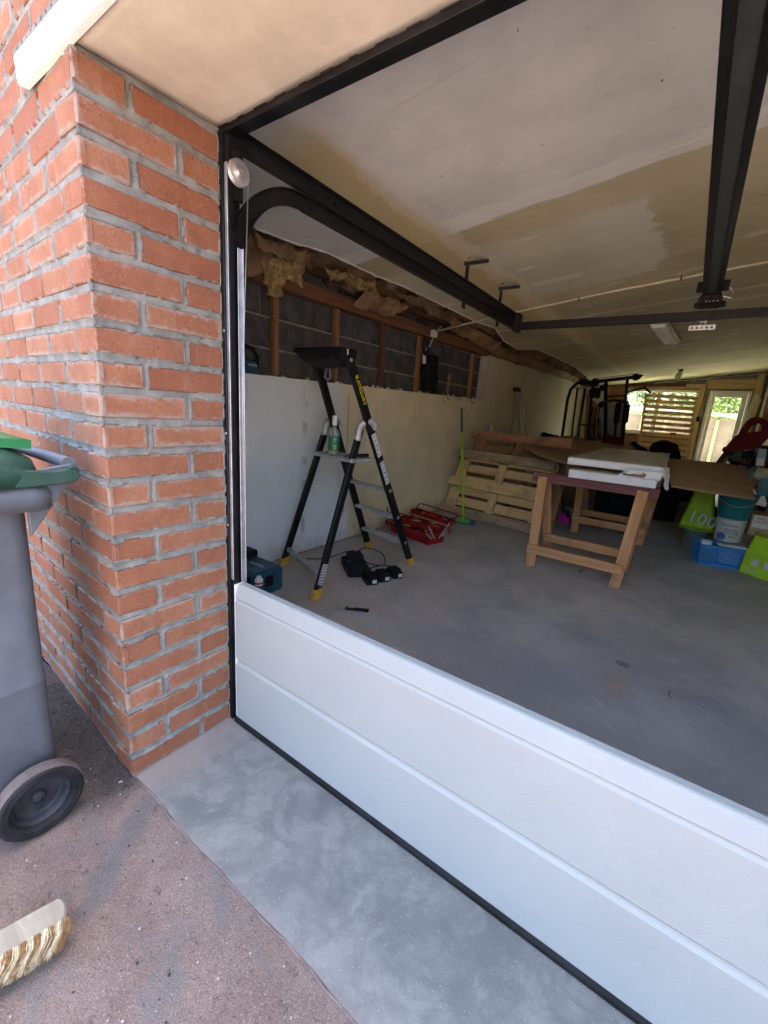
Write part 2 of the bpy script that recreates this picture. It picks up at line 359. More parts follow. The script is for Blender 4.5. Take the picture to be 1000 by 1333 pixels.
def mat_ceiling():
    t = NT('plasterboard')
    p = t.pos(); x, y, z = t.sep(p)
    nz = t.math('SUBTRACT', t.noise(p, 3.0, 7, 0.7, 0.3), 0.5)
    nf = t.math('SUBTRACT', t.noise(t.vmul(p, (1.2, 8, 1)), 2.0, 5, 0.7), 0.5)
    tan = t.mix(t.ramp(t.noise(p, 1.6, 6, 0.6), 0.35, 0.65), (0.50, 0.45, 0.28), (0.62, 0.57, 0.38))
    grey = t.mix(t.ramp(t.noise(p, 4, 6, 0.6), 0.35, 0.65), (0.66, 0.67, 0.64), (0.75, 0.76, 0.725))
    # first sheet: skimmed grey; beyond it bare board
    yy = t.math('ADD', y, t.math('MULTIPLY', nf, 0.10))
    yw = t.math('ADD', yy, t.math('MULTIPLY', nz, 0.05))
    c = t.mix(t.ramp(yw, 1.47, 1.49), grey, tan)
    seam = t.math('SUBTRACT', 1.0, t.ramp(t.math('ABSOLUTE', t.math('SUBTRACT', yw, 1.405)), 0.060, 0.075))
    c = t.mix(t.math('MULTIPLY', seam, 0.55), c, (0.84, 0.85, 0.77))
    # grey skim patch, irregular right end, fading to the left
    xx = t.math('ADD', x, t.math('MULTIPLY', nz, 0.30))
    pm = t.math('MULTIPLY', t.math('SUBTRACT', 1.0, t.ramp(xx, 0.80, 0.83)), t.ramp(t.math('ADD', yy, t.math('MULTIPLY', nz, 0.3)), 1.70, 1.80))
    pm = t.math('MULTIPLY', pm, t.math('SUBTRACT', 1.0, t.ramp(t.math('ADD', yy, t.math('MULTIPLY', nz, 0.3)), 2.85, 2.95)))
    pm = t.math('MULTIPLY', pm, t.math('ADD', 0.35, t.math('MULTIPLY', t.ramp(x, 0.3, 0.8), 0.45)))
    c = t.mix(pm, c, (0.74, 0.76, 0.67))
    # thin light seams each 1.2 m further back
    md = t.math('ABSOLUTE', t.math('SUBTRACT', t.math('PINGPONG', t.math('ADD', t.math('SUBTRACT', yw, 1.405), 24.0), 0.6), 0.0))
    sm = t.math('MULTIPLY', t.math('SUBTRACT', 1.0, t.ramp(md, 0.03, 0.05)), t.ramp(t.noise(t.vmul(p, (2.2, 0.6, 1)), 1.0, 3, 0.5), 0.42, 0.5))
    c = t.mix(t.math('MULTIPLY', t.math('MULTIPLY', sm, t.ramp(y, 1.6, 1.7)), 0.55), c, (0.84, 0.81, 0.74))
    # ochre filler band running down the left side
    lb = t.math('MULTIPLY', t.math('SUBTRACT', 1.0, t.ramp(t.math('ABSOLUTE', t.math('ADD', t.math('SUBTRACT', xx, t.math('MULTIPLY', y, 0.05)), 0.30)), 0.12, 0.16)), t.ramp(y, 0.25, 0.6))
    c = t.mix(t.math('MULTIPLY', lb, 0.9), c, (0.66, 0.54, 0.26))
    lc = t.math('SUBTRACT', 1.0, t.ramp(t.math('ABSOLUTE', t.math('ADD', xx, 0.10)), 0.05, 0.08))
    c = t.mix(t.math('MULTIPLY', lc, 0.45), c, (0.84, 0.80, 0.70))
    # dabs and dirt
    dab = t.ramp(t.noise(t.vadd(t.vmul(p, (1, 2.4, 1)), (5, 1, 0)), 2.4, 3, 0.5), 0.66, 0.68)
    c = t.mix(t.math('MULTIPLY', t.math('MULTIPLY', dab, t.ramp(y, 1.7, 1.9)), 0.55), c, (0.84, 0.81, 0.74))
    c = t.mix(t.math('MULTIPLY', t.ramp(t.noise(p, 38, 3, 0.5), 0.735, 0.75), 0.8), c, (0.06, 0.05, 0.04))
    # scraped streaks running across the boards
    sk = t.ramp(t.noise(t.vmul(p, (0.9, 26, 1)), 1.6, 4, 0.6), 0.58, 0.72)
    c = t.mix(t.math('MULTIPLY', sk, 0.22), c, (0.42, 0.36, 0.26))
    c = t.mix(t.math('MULTIPLY', t.ramp(y, 5.0, 8.5), 0.35), c, (0.72, 0.68, 0.48))  # far end painted paler yellow, standing in for light from the yard
    t.bump(t.math('ADD', t.noise(p, 70, 4, 0.7), t.math('MULTIPLY', nf, 1.2)), 0.18, 0.005)
    return t.out(c, 0.75, None, 0.3)
M['ceiling'] = mat_ceiling()

def mat_leftwall():
    t = NT('painted_wall_board')
    p = t.pos(); x, y, z = t.sep(p)
    cream = t.mix(t.ramp(t.noise(p, 3, 6, 0.65), 0.35, 0.65), (0.74, 0.66, 0.44), (0.84, 0.76, 0.54))
    blue = t.mix(t.ramp(t.noise(p, 3, 6, 0.65), 0.35, 0.65), (0.74, 0.81, 0.84), (0.80, 0.86, 0.88))
    yb = t.math('ADD', t.math('ADD', y, t.math('MULTIPLY', t.math('SUBTRACT', t.noise(p, 2.2, 6, 0.7), 0.5), 0.35)), t.math('MULTIPLY', z, 0.15))
    c = t.mix(t.ramp(yb, 1.92, 2.14), blue, cream)
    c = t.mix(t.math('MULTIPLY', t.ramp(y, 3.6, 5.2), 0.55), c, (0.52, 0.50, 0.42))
    # vertical stains and rubbed patches
    st = t.ramp(t.noise(t.vmul(p, (1, 7, 0.8)), 1.6, 6, 0.75), 0.60, 0.74)
    c = t.mix(t.math('MULTIPLY', st, 0.55), c, (0.30, 0.26, 0.19))
    wv = t.math('MULTIPLY', t.math('SUBTRACT', 1.0, t.ramp(t.math('ABSOLUTE', t.math('SUBTRACT', y, t.math('ADD', 1.42, t.math('MULTIPLY', t.noise(t.vmul(p, (1, 1, 3)), 2, 3, 0.6), 0.08)))), 0.012, 0.035)), t.ramp(t.noise(t.vmul(p, (1, 1, 3.5)), 2.4, 4, 0.6), 0.5, 0.6))
    c = t.mix(t.math('MULTIPLY', wv, 0.6), c, (0.36, 0.37, 0.36))
    c = t.mix(t.math('MULTIPLY', t.ramp(t.noise(p, 46, 3, 0.6), 0.68, 0.72), 0.8), c, (0.12, 0.10, 0.08))
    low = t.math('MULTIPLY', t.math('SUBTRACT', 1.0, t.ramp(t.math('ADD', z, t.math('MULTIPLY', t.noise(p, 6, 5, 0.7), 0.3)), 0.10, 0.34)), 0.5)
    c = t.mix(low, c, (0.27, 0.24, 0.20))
    t.bump(t.noise(p, 34, 6, 0.7), 0.3, 0.006)
    return t.out(c, 0.8, None, 0.3)
M['leftwall'] = mat_leftwall()

def mat_panel():
    t = NT('white_woodgrain_steel')
    p = t.pos(); x, y, z = t.sep(p)
    n = t.noise(t.vmul(p, (26, 60, 150)), 4.0, 4, 0.65, 0.35)
    n2 = t.noise(t.vmul(p, (60, 60, 230)), 4.0, 3, 0.7, 0.6)
    c = t.mix(t.ramp(t.noise(p, 3, 4, 0.6), 0.3, 0.7), (0.35, 0.362, 0.348), (0.375, 0.387, 0.373))
    t.bump(t.math('ADD', n, t.math('MULTIPLY', n2, 0.7)), 0.6, 0.0035)
    return t.out(c, 0.42, None, 0.5)
M['panel'] = mat_panel()

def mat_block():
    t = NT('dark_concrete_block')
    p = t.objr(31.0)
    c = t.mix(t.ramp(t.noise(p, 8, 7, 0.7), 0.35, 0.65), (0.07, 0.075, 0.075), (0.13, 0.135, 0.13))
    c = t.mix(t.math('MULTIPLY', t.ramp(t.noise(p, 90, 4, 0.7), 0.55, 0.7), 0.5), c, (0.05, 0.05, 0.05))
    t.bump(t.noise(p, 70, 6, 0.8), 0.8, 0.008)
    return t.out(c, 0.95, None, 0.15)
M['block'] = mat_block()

def mat_glass():
    m = bpy.data.materials.new('window_glass'); m.use_nodes = True
    n, l = m.node_tree.nodes, m.node_tree.links
    n.remove(n['Principled BSDF'])
    tr = n.new('ShaderNodeBsdfTransparent'); tr.inputs['Color'].default_value = (0.93, 0.95, 0.93, 1)
    gl = n.new('ShaderNodeBsdfGlossy'); gl.inputs['Roughness'].default_value = 0.03
    fr = n.new('ShaderNodeFresnel'); fr.inputs['IOR'].default_value = 1.3
    mx = n.new('ShaderNodeMixShader')
    l.new(fr.outputs[0], mx.inputs[0]); l.new(tr.outputs[0], mx.inputs[1]); l.new(gl.outputs[0], mx.inputs[2])
    l.new(mx.outputs[0], n['Material Output'].inputs['Surface'])
    return m
M['glass'] = mat_glass()
def mat_clear(name, col, rough=0.1):
    t = NT(name)
    t.b.inputs['Transmission Weight'].default_value = 0.8
    t.b.inputs['IOR'].default_value = 1.3
    return t.out(col, rough)
M['clear'] = mat_clear('clear_plastic', (0.72, 0.80, 0.78), 0.15)
M['milky'] = mat_clear('milky_plastic', (0.55, 0.62, 0.64), 0.3)

# ------------------------------------------------------------------ mesh helpers
def V(*a): return Vector(a[0]) if len(a) == 1 else Vector(a)

class MB:
    """collects shapes in world coordinates and links them as one mesh object"""
    def __init__(s): s.bm = bmesh.new()
    def box(s, c, size, rot=None, bevel=0.0):
        b = bmesh.new()
        bmesh.ops.create_cube(b, size=1.0)
        bmesh.ops.scale(b, vec=Vector(size), verts=b.verts)
        if bevel: bmesh.ops.bevel(b, geom=list(b.edges), offset=bevel, segments=1, affect='EDGES', profile=0.5)
        m = Matrix.Translation(Vector(c)) @ (rot.to_4x4() if rot is not None else Matrix.Identity(4))
        bmesh.ops.transform(b, matrix=m, verts=b.verts)
        s._join(b); return s
    def box2(s, a, b_, bevel=0.0):
        a = Vector(a); b_ = Vector(b_)
        return s.box((a+b_)/2, [abs(b_[i]-a[i]) for i in range(3)], None, bevel)
    def beam(s, a, b, w, h, up=(0, 0, 1), bevel=0.0):
        a = Vector(a); b = Vector(b); x = (b-a).normalized(); u = Vector(up)
        y = u.cross(x).normalized(); z = x.cross(y)
        rot = Matrix((x, y, z)).transposed()
        return s.box((a+b)/2, ((b-a).length, w, h), rot, bevel)
    def tube(s, pts, r, seg=8, cap=True, closed=False):
        pts = [Vector(p) for p in pts]; n = len(pts)
        rs = r if isinstance(r, (list, tuple)) else [r]*n
        rings = []; prev = None
        for i, p in enumerate(pts):
            a = pts[max(0, i-1)]; b = pts[min(n-1, i+1)]
            if closed: a = pts[i-1]; b = pts[(i+1) % n]
            t = (b-a).normalized()
            if prev is None:
                u = t.orthogonal().normalized()
            else:
                u = (prev - t*prev.dot(t)); u = u.normalized() if u.length > 1e-6 else t.orthogonal().normalized()
            prev = u; v = t.cross(u)
            rings.append([s.bm.verts.new(p + (u*math.cos(2*math.pi*k/seg)+v*math.sin(2*math.pi*k/seg))*rs[i]) for k in range(seg)])
        m = n if closed else n-1
        for i in range(m):
            A = rings[i]; B = rings[(i+1) % n]
            for k in range(seg):
                f = s.bm.faces.new((A[k], A[(k+1) % seg], B[(k+1) % seg], B[k])); f.smooth = True
        if cap and not closed:
            s.bm.faces.new(list(reversed(rings[0]))); s.bm.faces.new(rings[-1])
        return s
    def prism(s, poly, vec, bevel=0.0):
        """polygon (list of 3d points) extruded by vec"""
        b = bmesh.new(); vec = Vector(vec)
        A = [b.verts.new(Vector(p)) for p in poly]; B = [b.verts.new(Vector(p)+vec) for p in poly]
        n = len(poly)
        b.faces.new(A); b.faces.new(list(reversed(B)))
        for i in range(n): b.faces.new((A[i], B[i], B[(i+1) % n], A[(i+1) % n]))
        bmesh.ops.recalc_face_normals(b, faces=b.faces)
        if bevel: bmesh.ops.bevel(b, geom=list(b.edges), offset=bevel, segments=1, affect='EDGES', profile=0.5)
        s._join(b); return s
    def lathe(s, base, prof, axis=(0, 0, 1), seg=24, smooth=True):
        """prof: list of (radius, height)"""
        ax = Vector(axis).normalized(); u = ax.orthogonal().normalized(); v = ax.cross(u); base = Vector(base)
        rings = []
        for r_, h_ in prof:
            c = base + ax*h_
            if r_ < 1e-5: rings.append([s.bm.verts.new(c)])
            else: rings.append([s.bm.verts.new(c + (u*math.cos(2*math.pi*k/seg)+v*math.sin(2*math.pi*k/seg))*r_) for k in range(seg)])
        for i in range(len(rings)-1):
            A, B = rings[i], rings[i+1]
            for k in range(seg):
                k2 = (k+1) % seg
                if len(A) == 1 and len(B) == 1: continue
                if len(A) == 1: f = s.bm.faces.new((A[0], B[k2], B[k]))
                elif len(B) == 1: f = s.bm.faces.new((A[k], A[k2], B[0]))
                else: f = s.bm.faces.new((A[k], A[k2], B[k2], B[k]))
                f.smooth = smooth
        return s
    def loft(s, rings, cap=True, smooth=True):
        """rings: lists of equal length of 3d points"""
        Rg = [[s.bm.verts.new(Vector(p)) for p in r] for r in rings]
        n = len(Rg[0])
        for i in range(len(Rg)-1):
            for k in range(n):
                f = s.bm.faces.new((Rg[i][k], Rg[i][(k+1) % n], Rg[i+1][(k+1) % n], Rg[i+1][k])); f.smooth = smooth
        if cap:
            s.bm.faces.new(list(reversed(Rg[0]))); s.bm.faces.new(Rg[-1])
        return s
    def sheet(s, c00, c10, c11, c01, nx, ny, thick=0.004, amp=0.0, freq=3.0, seed=0.0, fn=None, ragged=0.0):
        """crumpled sheet with thickness between four corners"""
        c00, c10, c11, c01 = map(Vector, (c00, c10, c11, c01))
        nrm = (c10-c00).cross(c01-c00).normalized()
        top = []; bot = []
        for j in range(ny+1):
            rt = []; rb = []
            for i in range(nx+1):
                u = i/nx; v = j/ny
                p = (c00*(1-u)+c10*u)*(1-v)+(c01*(1-u)+c11*u)*v
                d = noise.noise(Vector((p.x*freq+seed, p.y*freq, p.z*freq+seed*1.7)))*amp + noise.noise(Vector((p.x*freq*3+seed, p.y*freq*3, p.z*freq*3)))*amp*0.4
                if fn: d += fn(u, v)
                q = p + nrm*d
                if ragged and (i in (0, nx) or j in (0, ny)):
                    q = q + Vector([noise.noise(Vector((p.x*freq*5+k*9+seed, p.y*freq*5, p.z*freq*5)))*ragged for k in range(3)])
                rt.append(s.bm.verts.new(q)); rb.append(s.bm.verts.new(q-nrm*thick))
            top.append(rt); bot.append(rb)
        for j in range(ny):
            for i in range(nx):
                f = s.bm.faces.new((top[j][i], top[j][i+1], top[j+1][i+1], top[j+1][i])); f.smooth = True
                f = s.bm.faces.new((bot[j][i], bot[j+1][i], bot[j+1][i+1], bot[j][i+1])); f.smooth = True
        for i in range(nx):
            s.bm.faces.new((top[0][i], bot[0][i], bot[0][i+1], top[0][i+1]))
            s.bm.faces.new((top[ny][i], top[ny][i+1], bot[ny][i+1], bot[ny][i]))
        for j in range(ny):
            s.bm.faces.new((top[j][0], top[j+1][0], bot[j+1][0], bot[j][0]))
            s.bm.faces.new((top[j][nx], bot[j][nx], bot[j+1][nx], top[j+1][nx]))
        return s
    def _join(s, b):
        me = bpy.data.meshes.new('tmp'); b.to_mesh(me); b.free()
        s.bm.from_mesh(me); bpy.data.meshes.remove(me)
    def build(s, name, mat, parent=None, origin=None):
        if origin is None:
            if parent is not None: origin = Vector(parent['_o']) if '_o' in parent else Vector((0, 0, 0))
            else:
                xs = [v.co for v in s.bm.verts]
                origin = Vector((sum(v.x for v in xs)/len(xs), sum(v.y for v in xs)/len(xs), min(v.z for v in xs)))
        origin = Vector(origin)
        bmesh.ops.translate(s.bm, vec=-origin, verts=s.bm.verts)
        me = bpy.data.meshes.new(name); s.bm.to_mesh(me); s.bm.free()
        me.materials.append(mat)
        o = bpy.data.objects.new(name, me); COL.objects.link(o)
        o['_o'] = tuple(origin)
        if parent is None: o.location = origin
        else:
            o.parent = parent
            o.location = origin - Vector(parent['_o'])
        return o

def tag(o, label=None, cat=None, group=None, kind=None):
    if label: o['label'] = label
    if cat: o['category'] = cat
    if group: o['group'] = group
    if kind: o['kind'] = kind
    return o

def thing(name, loc, label, cat, group=None):
    o = bpy.data.objects.new(name, None); COL.objects.link(o)
    o.empty_display_size = 0.1
    o.location = Vector(loc); o['_o'] = tuple(Vector(loc))
    return tag(o, label, cat, group)

def sub(o):   # lets a mesh part take world-coordinate children
    return o

def board(name, a, b, w, h, mat, parent, up=(0, 0, 1), bevel=0.0025, wob=0.0):
    """a timber of its own: mesh X axis along the length so grain follows it"""
    a = Vector(a); b = Vector(b); x = (b-a).normalized(); u = Vector(up)
    y = u.cross(x).normalized(); z = x.cross(y)
    L = (b-a).length
    bm = bmesh.new(); bmesh.ops.create_cube(bm, size=1.0)
    bmesh.ops.scale(bm, vec=(L, w, h), verts=bm.verts)
    if bevel: bmesh.ops.bevel(bm, geom=list(bm.edges), offset=bevel, segments=1, affect='EDGES', profile=0.5)
    if wob:
        for v in bm.verts: v.co += Vector((random.uniform(-wob, wob)*2, random.uniform(-wob, wob), random.uniform(-wob, wob)*0.5))
    me = bpy.data.meshes.new(name); bm.to_mesh(me); bm.free(); me.materials.append(mat)
    o = bpy.data.objects.new(name, me); COL.objects.link(o)
    m = Matrix((x, y, z)).transposed().to_4x4(); m.translation = (a+b)/2
    o['_o'] = tuple((a+b)/2)
    if parent is not None:
        o.parent = parent; po = Vector(parent['_o'])
        m.translation = m.translation - po
    o.matrix_local = m
    return o

def lettering(text, centre, xdir, ydir, height, mat, parent, name='lettering', depth=0.0006):
    """flat printed letters lying in the plane of xdir/ydir"""
    cu = bpy.data.curves.new('tmp_text', 'FONT'); cu.body = text; cu.size = height; cu.extrude = depth
    cu.align_x = 'CENTER'; cu.align_y = 'CENTER'; cu.resolution_u = 2
    t = bpy.data.objects.new('tmp_text', cu); COL.objects.link(t)
    dg = bpy.context.evaluated_depsgraph_get(); dg.update()
    me = bpy.data.meshes.new_from_object(t.evaluated_get(dg))
    bpy.data.objects.remove(t); bpy.data.curves.remove(cu)
    me.name = name; me.materials.clear(); me.materials.append(mat)
    x = Vector(xdir).normalized(); y = Vector(ydir); y = (y - x*y.dot(x)).normalized(); z = x.cross(y)
    o = bpy.data.objects.new(name, me); COL.objects.link(o)
    m = Matrix((x, y, z)).transposed().to_4x4(); m.translation = Vector(centre)
    o['_o'] = tuple(Vector(centre))
    o.parent = parent; m.translation = m.translation - Vector(parent['_o'])
    o.matrix_local = m
    return o

def rrect(cx, cy, z, wx, wy, r, n=5):
    pts = []
    for qx, qy, a0 in ((1, 1, 0), (-1, 1, 90), (-1, -1, 180), (1, -1, 270)):
        for k in range(n+1):
            a = R(a0+90*k/n)
            pts.append((cx+qx*(wx/2-r)+r*math.cos(a), cy+qy*(wy/2-r)+r*math.sin(a), z))
    return pts

# =====================================================================
#  GROUND
# =====================================================================
g = MB()
g.box2((-30, -40, -0.05), (30, -0.30, -0.004))
tag(g.build('driveway', M['asphalt']), kind='structure')
# concrete threshold slab in the doorway, its front edge uneven
edge = []
for i in range(61):
    x = -0.004 + i*0.04
    edge.append((x, -0.338 + 0.008*noise.noise(Vector((x*5, 0, 0))) + 0.004*noise.noise(Vector((x*30, 3, 0)))))
slab = MB()
slab.prism([(x, y, 0.004) for x, y in edge] + [(2.40, 0.025, 0.004), (-0.004, 0.025, 0.004)], (0, 0, -0.06))
tag(slab.build('threshold_slab', M['slab']), kind='structure')
lip = MB()
pp = [Vector((x, y-0.002, -0.0015)) for x, y in edge]
pp = [Vector((p_.x, p_.y+0.004*noise.noise(Vector((p_.x*17, 8, 0))), p_.z)) for p_ in pp]
lip.tube(pp, [0.003+0.003*max(0, noise.noise(Vector((p_.x*11, 1, 5)))+0.3) for p_ in pp], 6)
M['lip'] = mat_mortar('pink_mortar_lip', (0.15, 0.11, 0.10), (0.24, 0.175, 0.16))
tag(lip.build('slab_edge_fillet', M['lip']), kind='structure')
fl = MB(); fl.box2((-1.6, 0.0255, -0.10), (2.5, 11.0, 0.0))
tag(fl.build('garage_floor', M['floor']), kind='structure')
# loose stone chips and dirt lying on the tarmac
st = MB(); dk = MB()
for i in range(420):
    x = random.uniform(-0.35, 1.3); y = random.uniform(-1.4, -0.35)
    r_ = random.uniform(0.0009, 0.0026) * (2.0 if random.random() < 0.03 else 1)
    st.box((x, y, -0.003), (r_*2, r_*1.5, r_), Matrix.Rotation(random.uniform(0, 3), 3, 'Z'), r_*0.25)
tag(st.build('stone_chips', M['chips']), kind='stuff')
for i in range(900):
    if random.random() < 0.92:
        x = random.uniform(-0.7, 0.02); y = -0.345 + abs(x)*0.05 - abs(random.gauss(0, 0.045)) - 0.004
    else:
        x = random.uniform(-0.3, 0.9); y = random.uniform(-1.0, -0.35)
    r_ = random.uniform(0.001, 0.0035)
    dk.box((x, y, -0.003), (r_*2, r_*1.6, r_*1.1), Matrix.Rotation(random.uniform(0, 3), 3, 'Z'), r_*0.3)
tag(dk.build('soil_crumbs', M['dark_crumb']), kind='stuff')

# =====================================================================
#  BRICK FACADE (left pier and wall)
# =====================================================================
PIT, BH, BL, BW = 0.0771, 0.059, 0.220, 0.105
SK = 0.051                    # facade is a few degrees off square to the doorway
ROT = -math.atan(SK)
wall = thing('brick_wall', (-0.5, -0.3, 0.0), 'orange-red brick wall and pier with smeared grey mortar, left of the garage doorway', 'brick wall')
bm_var = []
for k in range(7):
    b = bmesh.new(); bmesh.ops.create_cube(b, size=1.0)
    bmesh.ops.scale(b, vec=(BL, BW, BH), verts=b.verts)
    bmesh.ops.bevel(b, geom=list(b.edges), offset=0.0035, segments=1, affect='EDGES', profile=0.5)
    for v in b.verts: v.co += Vector((random.uniform(-1, 1)*0.0014, random.uniform(-1, 1)*0.0010, random.uniform(-1, 1)*0.0012))
    me = bpy.data.meshes.new('brick'); b.to_mesh(me); b.free(); me.materials.append(M['brick'])
    bm_var.append(me)
WO = Vector(wall['_o'])
def brick(cx, cy, cz, rz):
    o = bpy.data.objects.new('brick', random.choice(bm_var)); COL.objects.link(o)
    o.parent = wall
    o.location = Vector((cx, cy, cz)) - WO
    o.rotation_euler = (random.uniform(-1, 1)*0.004, random.uniform(-1, 1)*0.004, rz + random.choice((0, math.pi)) + random.uniform(-1, 1)*0.006)
def fac(s, d):   # facade coordinates: s leftwards from the corner, d into the wall
    return -s, -0.345 + SK*s + d
NC = 31
far_bricks = MB()
for i in range(NC):
    z = i*PIT + PIT/2 + random.uniform(-1, 1)*0.0008
    even = i % 2 == 0
    if i < 24:
        if even:
            brick(-BW/2, -0.345+BL/2, z, math.pi/2)
            brick(-BL/2, -0.345+0.235+BW/2, z, 0)
        else:
            x, y = fac(BL/2, BW/2); brick(x, y, z, ROT)
            brick(-BW/2, -0.345+0.120+BL/2, z, math.pi/2)
        s0 = 0.120 if even else 0.235
    else:
        s0 = 0.120 if even else 0.235
        x, y = fac(BL/2 if not even else 0.0, BW/2); brick(x, y, z, ROT)
    k = 0
    while s0 + k*0.235 < 4.0:
        s = s0 + k*0.235 + BL/2
        x, y = fac(s + random.uniform(-1, 1)*0.002, BW/2 + random.uniform(-1, 1)*0.0012)
        lim = 1.28 if i > 2 else 1.5
        if s < lim: brick(x, y, z, ROT)
        else: far_bricks.box((x, y, z), (BL, BW, BH), Matrix.Rotation(ROT, 3, 'Z'), 0.003)
        k += 1
    if i >= 25:
        for k in range(12):
            far_bricks.box((0.12+(0 if even else 0.117)+k*0.235+BL/2, -0.345+BW/2, z), (BL, BW, BH), None, 0.003)
for i in range(NC):          # right-hand pier outside the frame
    for k in range(8): far_bricks.box((2.42+(0 if i % 2 else 0.117)+k*0.235, -0.345+BW/2, i*PIT+PIT/2), (BL, BW, BH), None, 0.003)
tag(far_bricks.build('brick', M['brick_plain'], wall), kind='stuff')

def inside(edges, p):
    """signed distance of p into the nearest brick of the row"""
    best = -1.0
    for a, b in edges:
        d = min(p-a, b-p)
        if d > best: best = d
    return best
def mortar_skin(name, to_world, S, Z, rows, step=0.004):
    nx = int(S/step); nz = int(Z/step)
    verts = []; 
    for j in range(nz+1):
        z = j*step; i = int(z/PIT); zi = z - i*PIT
        dz = min(zi-0.009, PIT-0.009-zi)
        ed = rows(i)
        for k in range(nx+1):
            s = k*step
            d = min(dz, inside(ed, s))
            n = noise.noise(Vector((s*38, z*38, S)))
            n2 = noise.noise(Vector((s*13+5, z*13, S)))
            if d < 0: h = -0.0035 + 0.0022*n + 0.0018*n2
            elif d < 0.0015 + 0.0065*max(0.0, n2+0.05) + 0.003*n: h = 0.0011 + 0.0005*n
            else: h = -0.012
            verts.append(to_world(s, z, h))
    faces = []
    for j in range(nz):
        o_ = j*(nx+1)
        for k in range(nx): faces.append((o_+k, o_+k+1, o_+nx+2+k, o_+nx+1+k))
    me = bpy.data.meshes.new(name); me.from_pydata([tuple(Vector(v)-WO) for v in verts], [], faces)
    me.polygons.foreach_set('use_smooth', [True]*len(faces)); me.materials.append(M['mortar']); me.update()
    o = bpy.data.objects.new(name, me); COL.objects.link(o); o.parent = wall
    return o
def rows_f(i):
    r_ = [(-1, BW), ] if (i % 2 == 0) else [(-1, BL)]
    s = 0.120 if i % 2 == 0 else 0.235
    while s < 1.6: r_.append((s, s+BL)); s += 0.235
    return r_
def rows_r(i):
    return [(-1, BL), (0.235, 0.340)] if i % 2 == 0 else [(-1, BW), (0.120, 0.340)]
mortar_skin('mortar', lambda s, z, h: (-s, -0.345+SK*s-h, z), 1.42, 2.38, rows_f)
mortar_skin('mortar', lambda s, z, h: (h, -0.345+s, z), 0.344, 1.85, rows_r)
core = MB()
core.prism([(-0.007, -0.338, 0), (-0.007, 0.0, 0), (-4.2, 0.0, 0), (-4.2, -0.338+4.2*SK, 0)], (0, 0, 2.48))
core.box2((-0.0065, -0.337, 1.93), (3.95, -0.02, 2.5))
core.box2((2.31, -0.337, 0), (4.2, 0.0, 1.93))
core.build('mortar_core', M['mortar'], wall)

# white gloss trim along the head of the doorway, and the plastered soffit
tr = thing('white_trim', (0.5, -0.36, 1.85), 'bright white gloss trim board over the doorway, notched into the brickwork', 'trim board')
pro = [(-0.262, 1.843), (-0.285, 1.856), (-0.292, 1.914), (2.9, 1.914), (2.9, 1.843)]
b = MB(); b.prism([(x, -0.353, z) for x, z in pro], (0, 0.0155, 0), 0.001); b.build('board', M['lintel_white'], tr)
b = MB()
for i in range(14):
    x0 = -0.29 + i*0.03; b.beam((x0, -0.348, 1.916), (x0+0.034, -0.348, 1.917+random.uniform(0, .003)), 0.012, 0.009)
b.build('mortar_fillet', M['mortar'], tr)
sf = MB(); sf.sheet((-0.003, -0.3365, 1.881), (2.40, -0.3365, 1.881), (2.40, 0.004, 1.892), (-0.003, 0.004, 1.892), 90, 14, 0.03, 0.0018, 6.0)
tag(sf.build('soffit', M['soffit']), kind='structure')

# =====================================================================
#  GARAGE SHELL
# =====================================================================
XW, XR, YF = -1.150, 2.22, 10.70
def cz(x): return 2.12 + 0.12*x
# outer leaf: exposed concrete blocks in the recess, studs and plate in front
bw = thing('block_wall', (-1.28, 2.8, 0), 'dark grey concrete block wall with pale mortar behind the timber studs, upper left of the garage', 'block wall')
c_ = MB(); c_.box2((-1.50, -0.0, 0), (-1.283, 11.0, 2.53)); c_.build('mortar', M['block_mortar'], bw)
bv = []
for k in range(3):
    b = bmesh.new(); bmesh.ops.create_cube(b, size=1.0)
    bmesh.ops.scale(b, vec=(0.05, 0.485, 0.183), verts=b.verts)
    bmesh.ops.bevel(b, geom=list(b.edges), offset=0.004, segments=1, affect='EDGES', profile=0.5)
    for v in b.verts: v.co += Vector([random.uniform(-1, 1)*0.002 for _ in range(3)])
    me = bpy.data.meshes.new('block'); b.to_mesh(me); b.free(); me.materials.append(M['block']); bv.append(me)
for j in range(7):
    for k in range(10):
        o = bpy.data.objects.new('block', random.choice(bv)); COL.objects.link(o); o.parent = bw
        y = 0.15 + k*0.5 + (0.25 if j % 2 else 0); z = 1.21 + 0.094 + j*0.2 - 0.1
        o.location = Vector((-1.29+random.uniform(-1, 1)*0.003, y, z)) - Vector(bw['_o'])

# timber frame of the recess
fr = thing('stud_frame', (-1.2, 2.8, 1.3), 'row of reddish timber studs under a long top plate, in front of dark blocks', 'timber frame')
for (y, w, m) in ((1.235, 0.040, 'stud'), (1.845, 0.036, 'stud'), (2.47, 0.040, 'stud_dark'), (3.10, 0.036, 'stud'), (4.40, 0.045, 'stud')):
    board('stud', (-1.225, y, 1.33), (-1.225, y-0.01, 1.90), 0.045, w, M[m], fr, up=(0, 1, 0))
board('stud', (-1.215, 3.79, 1.33), (-1.215, 3.80, 1.60), 0.03, 0.032, M['stud'], fr, up=(0, 1, 0))
board('top_plate', (-1.205, 0.02, 1.905), (-1.195, 5.05, 1.965), 0.09, 0.095, M['plate'], fr)
for i in range(9):        # joists over the top, running across the garage
    y = 0.45 + i*0.55
    board('joist', (-1.27, y, 2.17), (0.2, y, 2.34), 0.045, 0.14, M['stud_dark'], fr)
board('blocking', (-1.17, 0.2, 2.04), (-1.14, 4.9, 2.09), 0.05, 0.04, M['stud_dark'], fr)

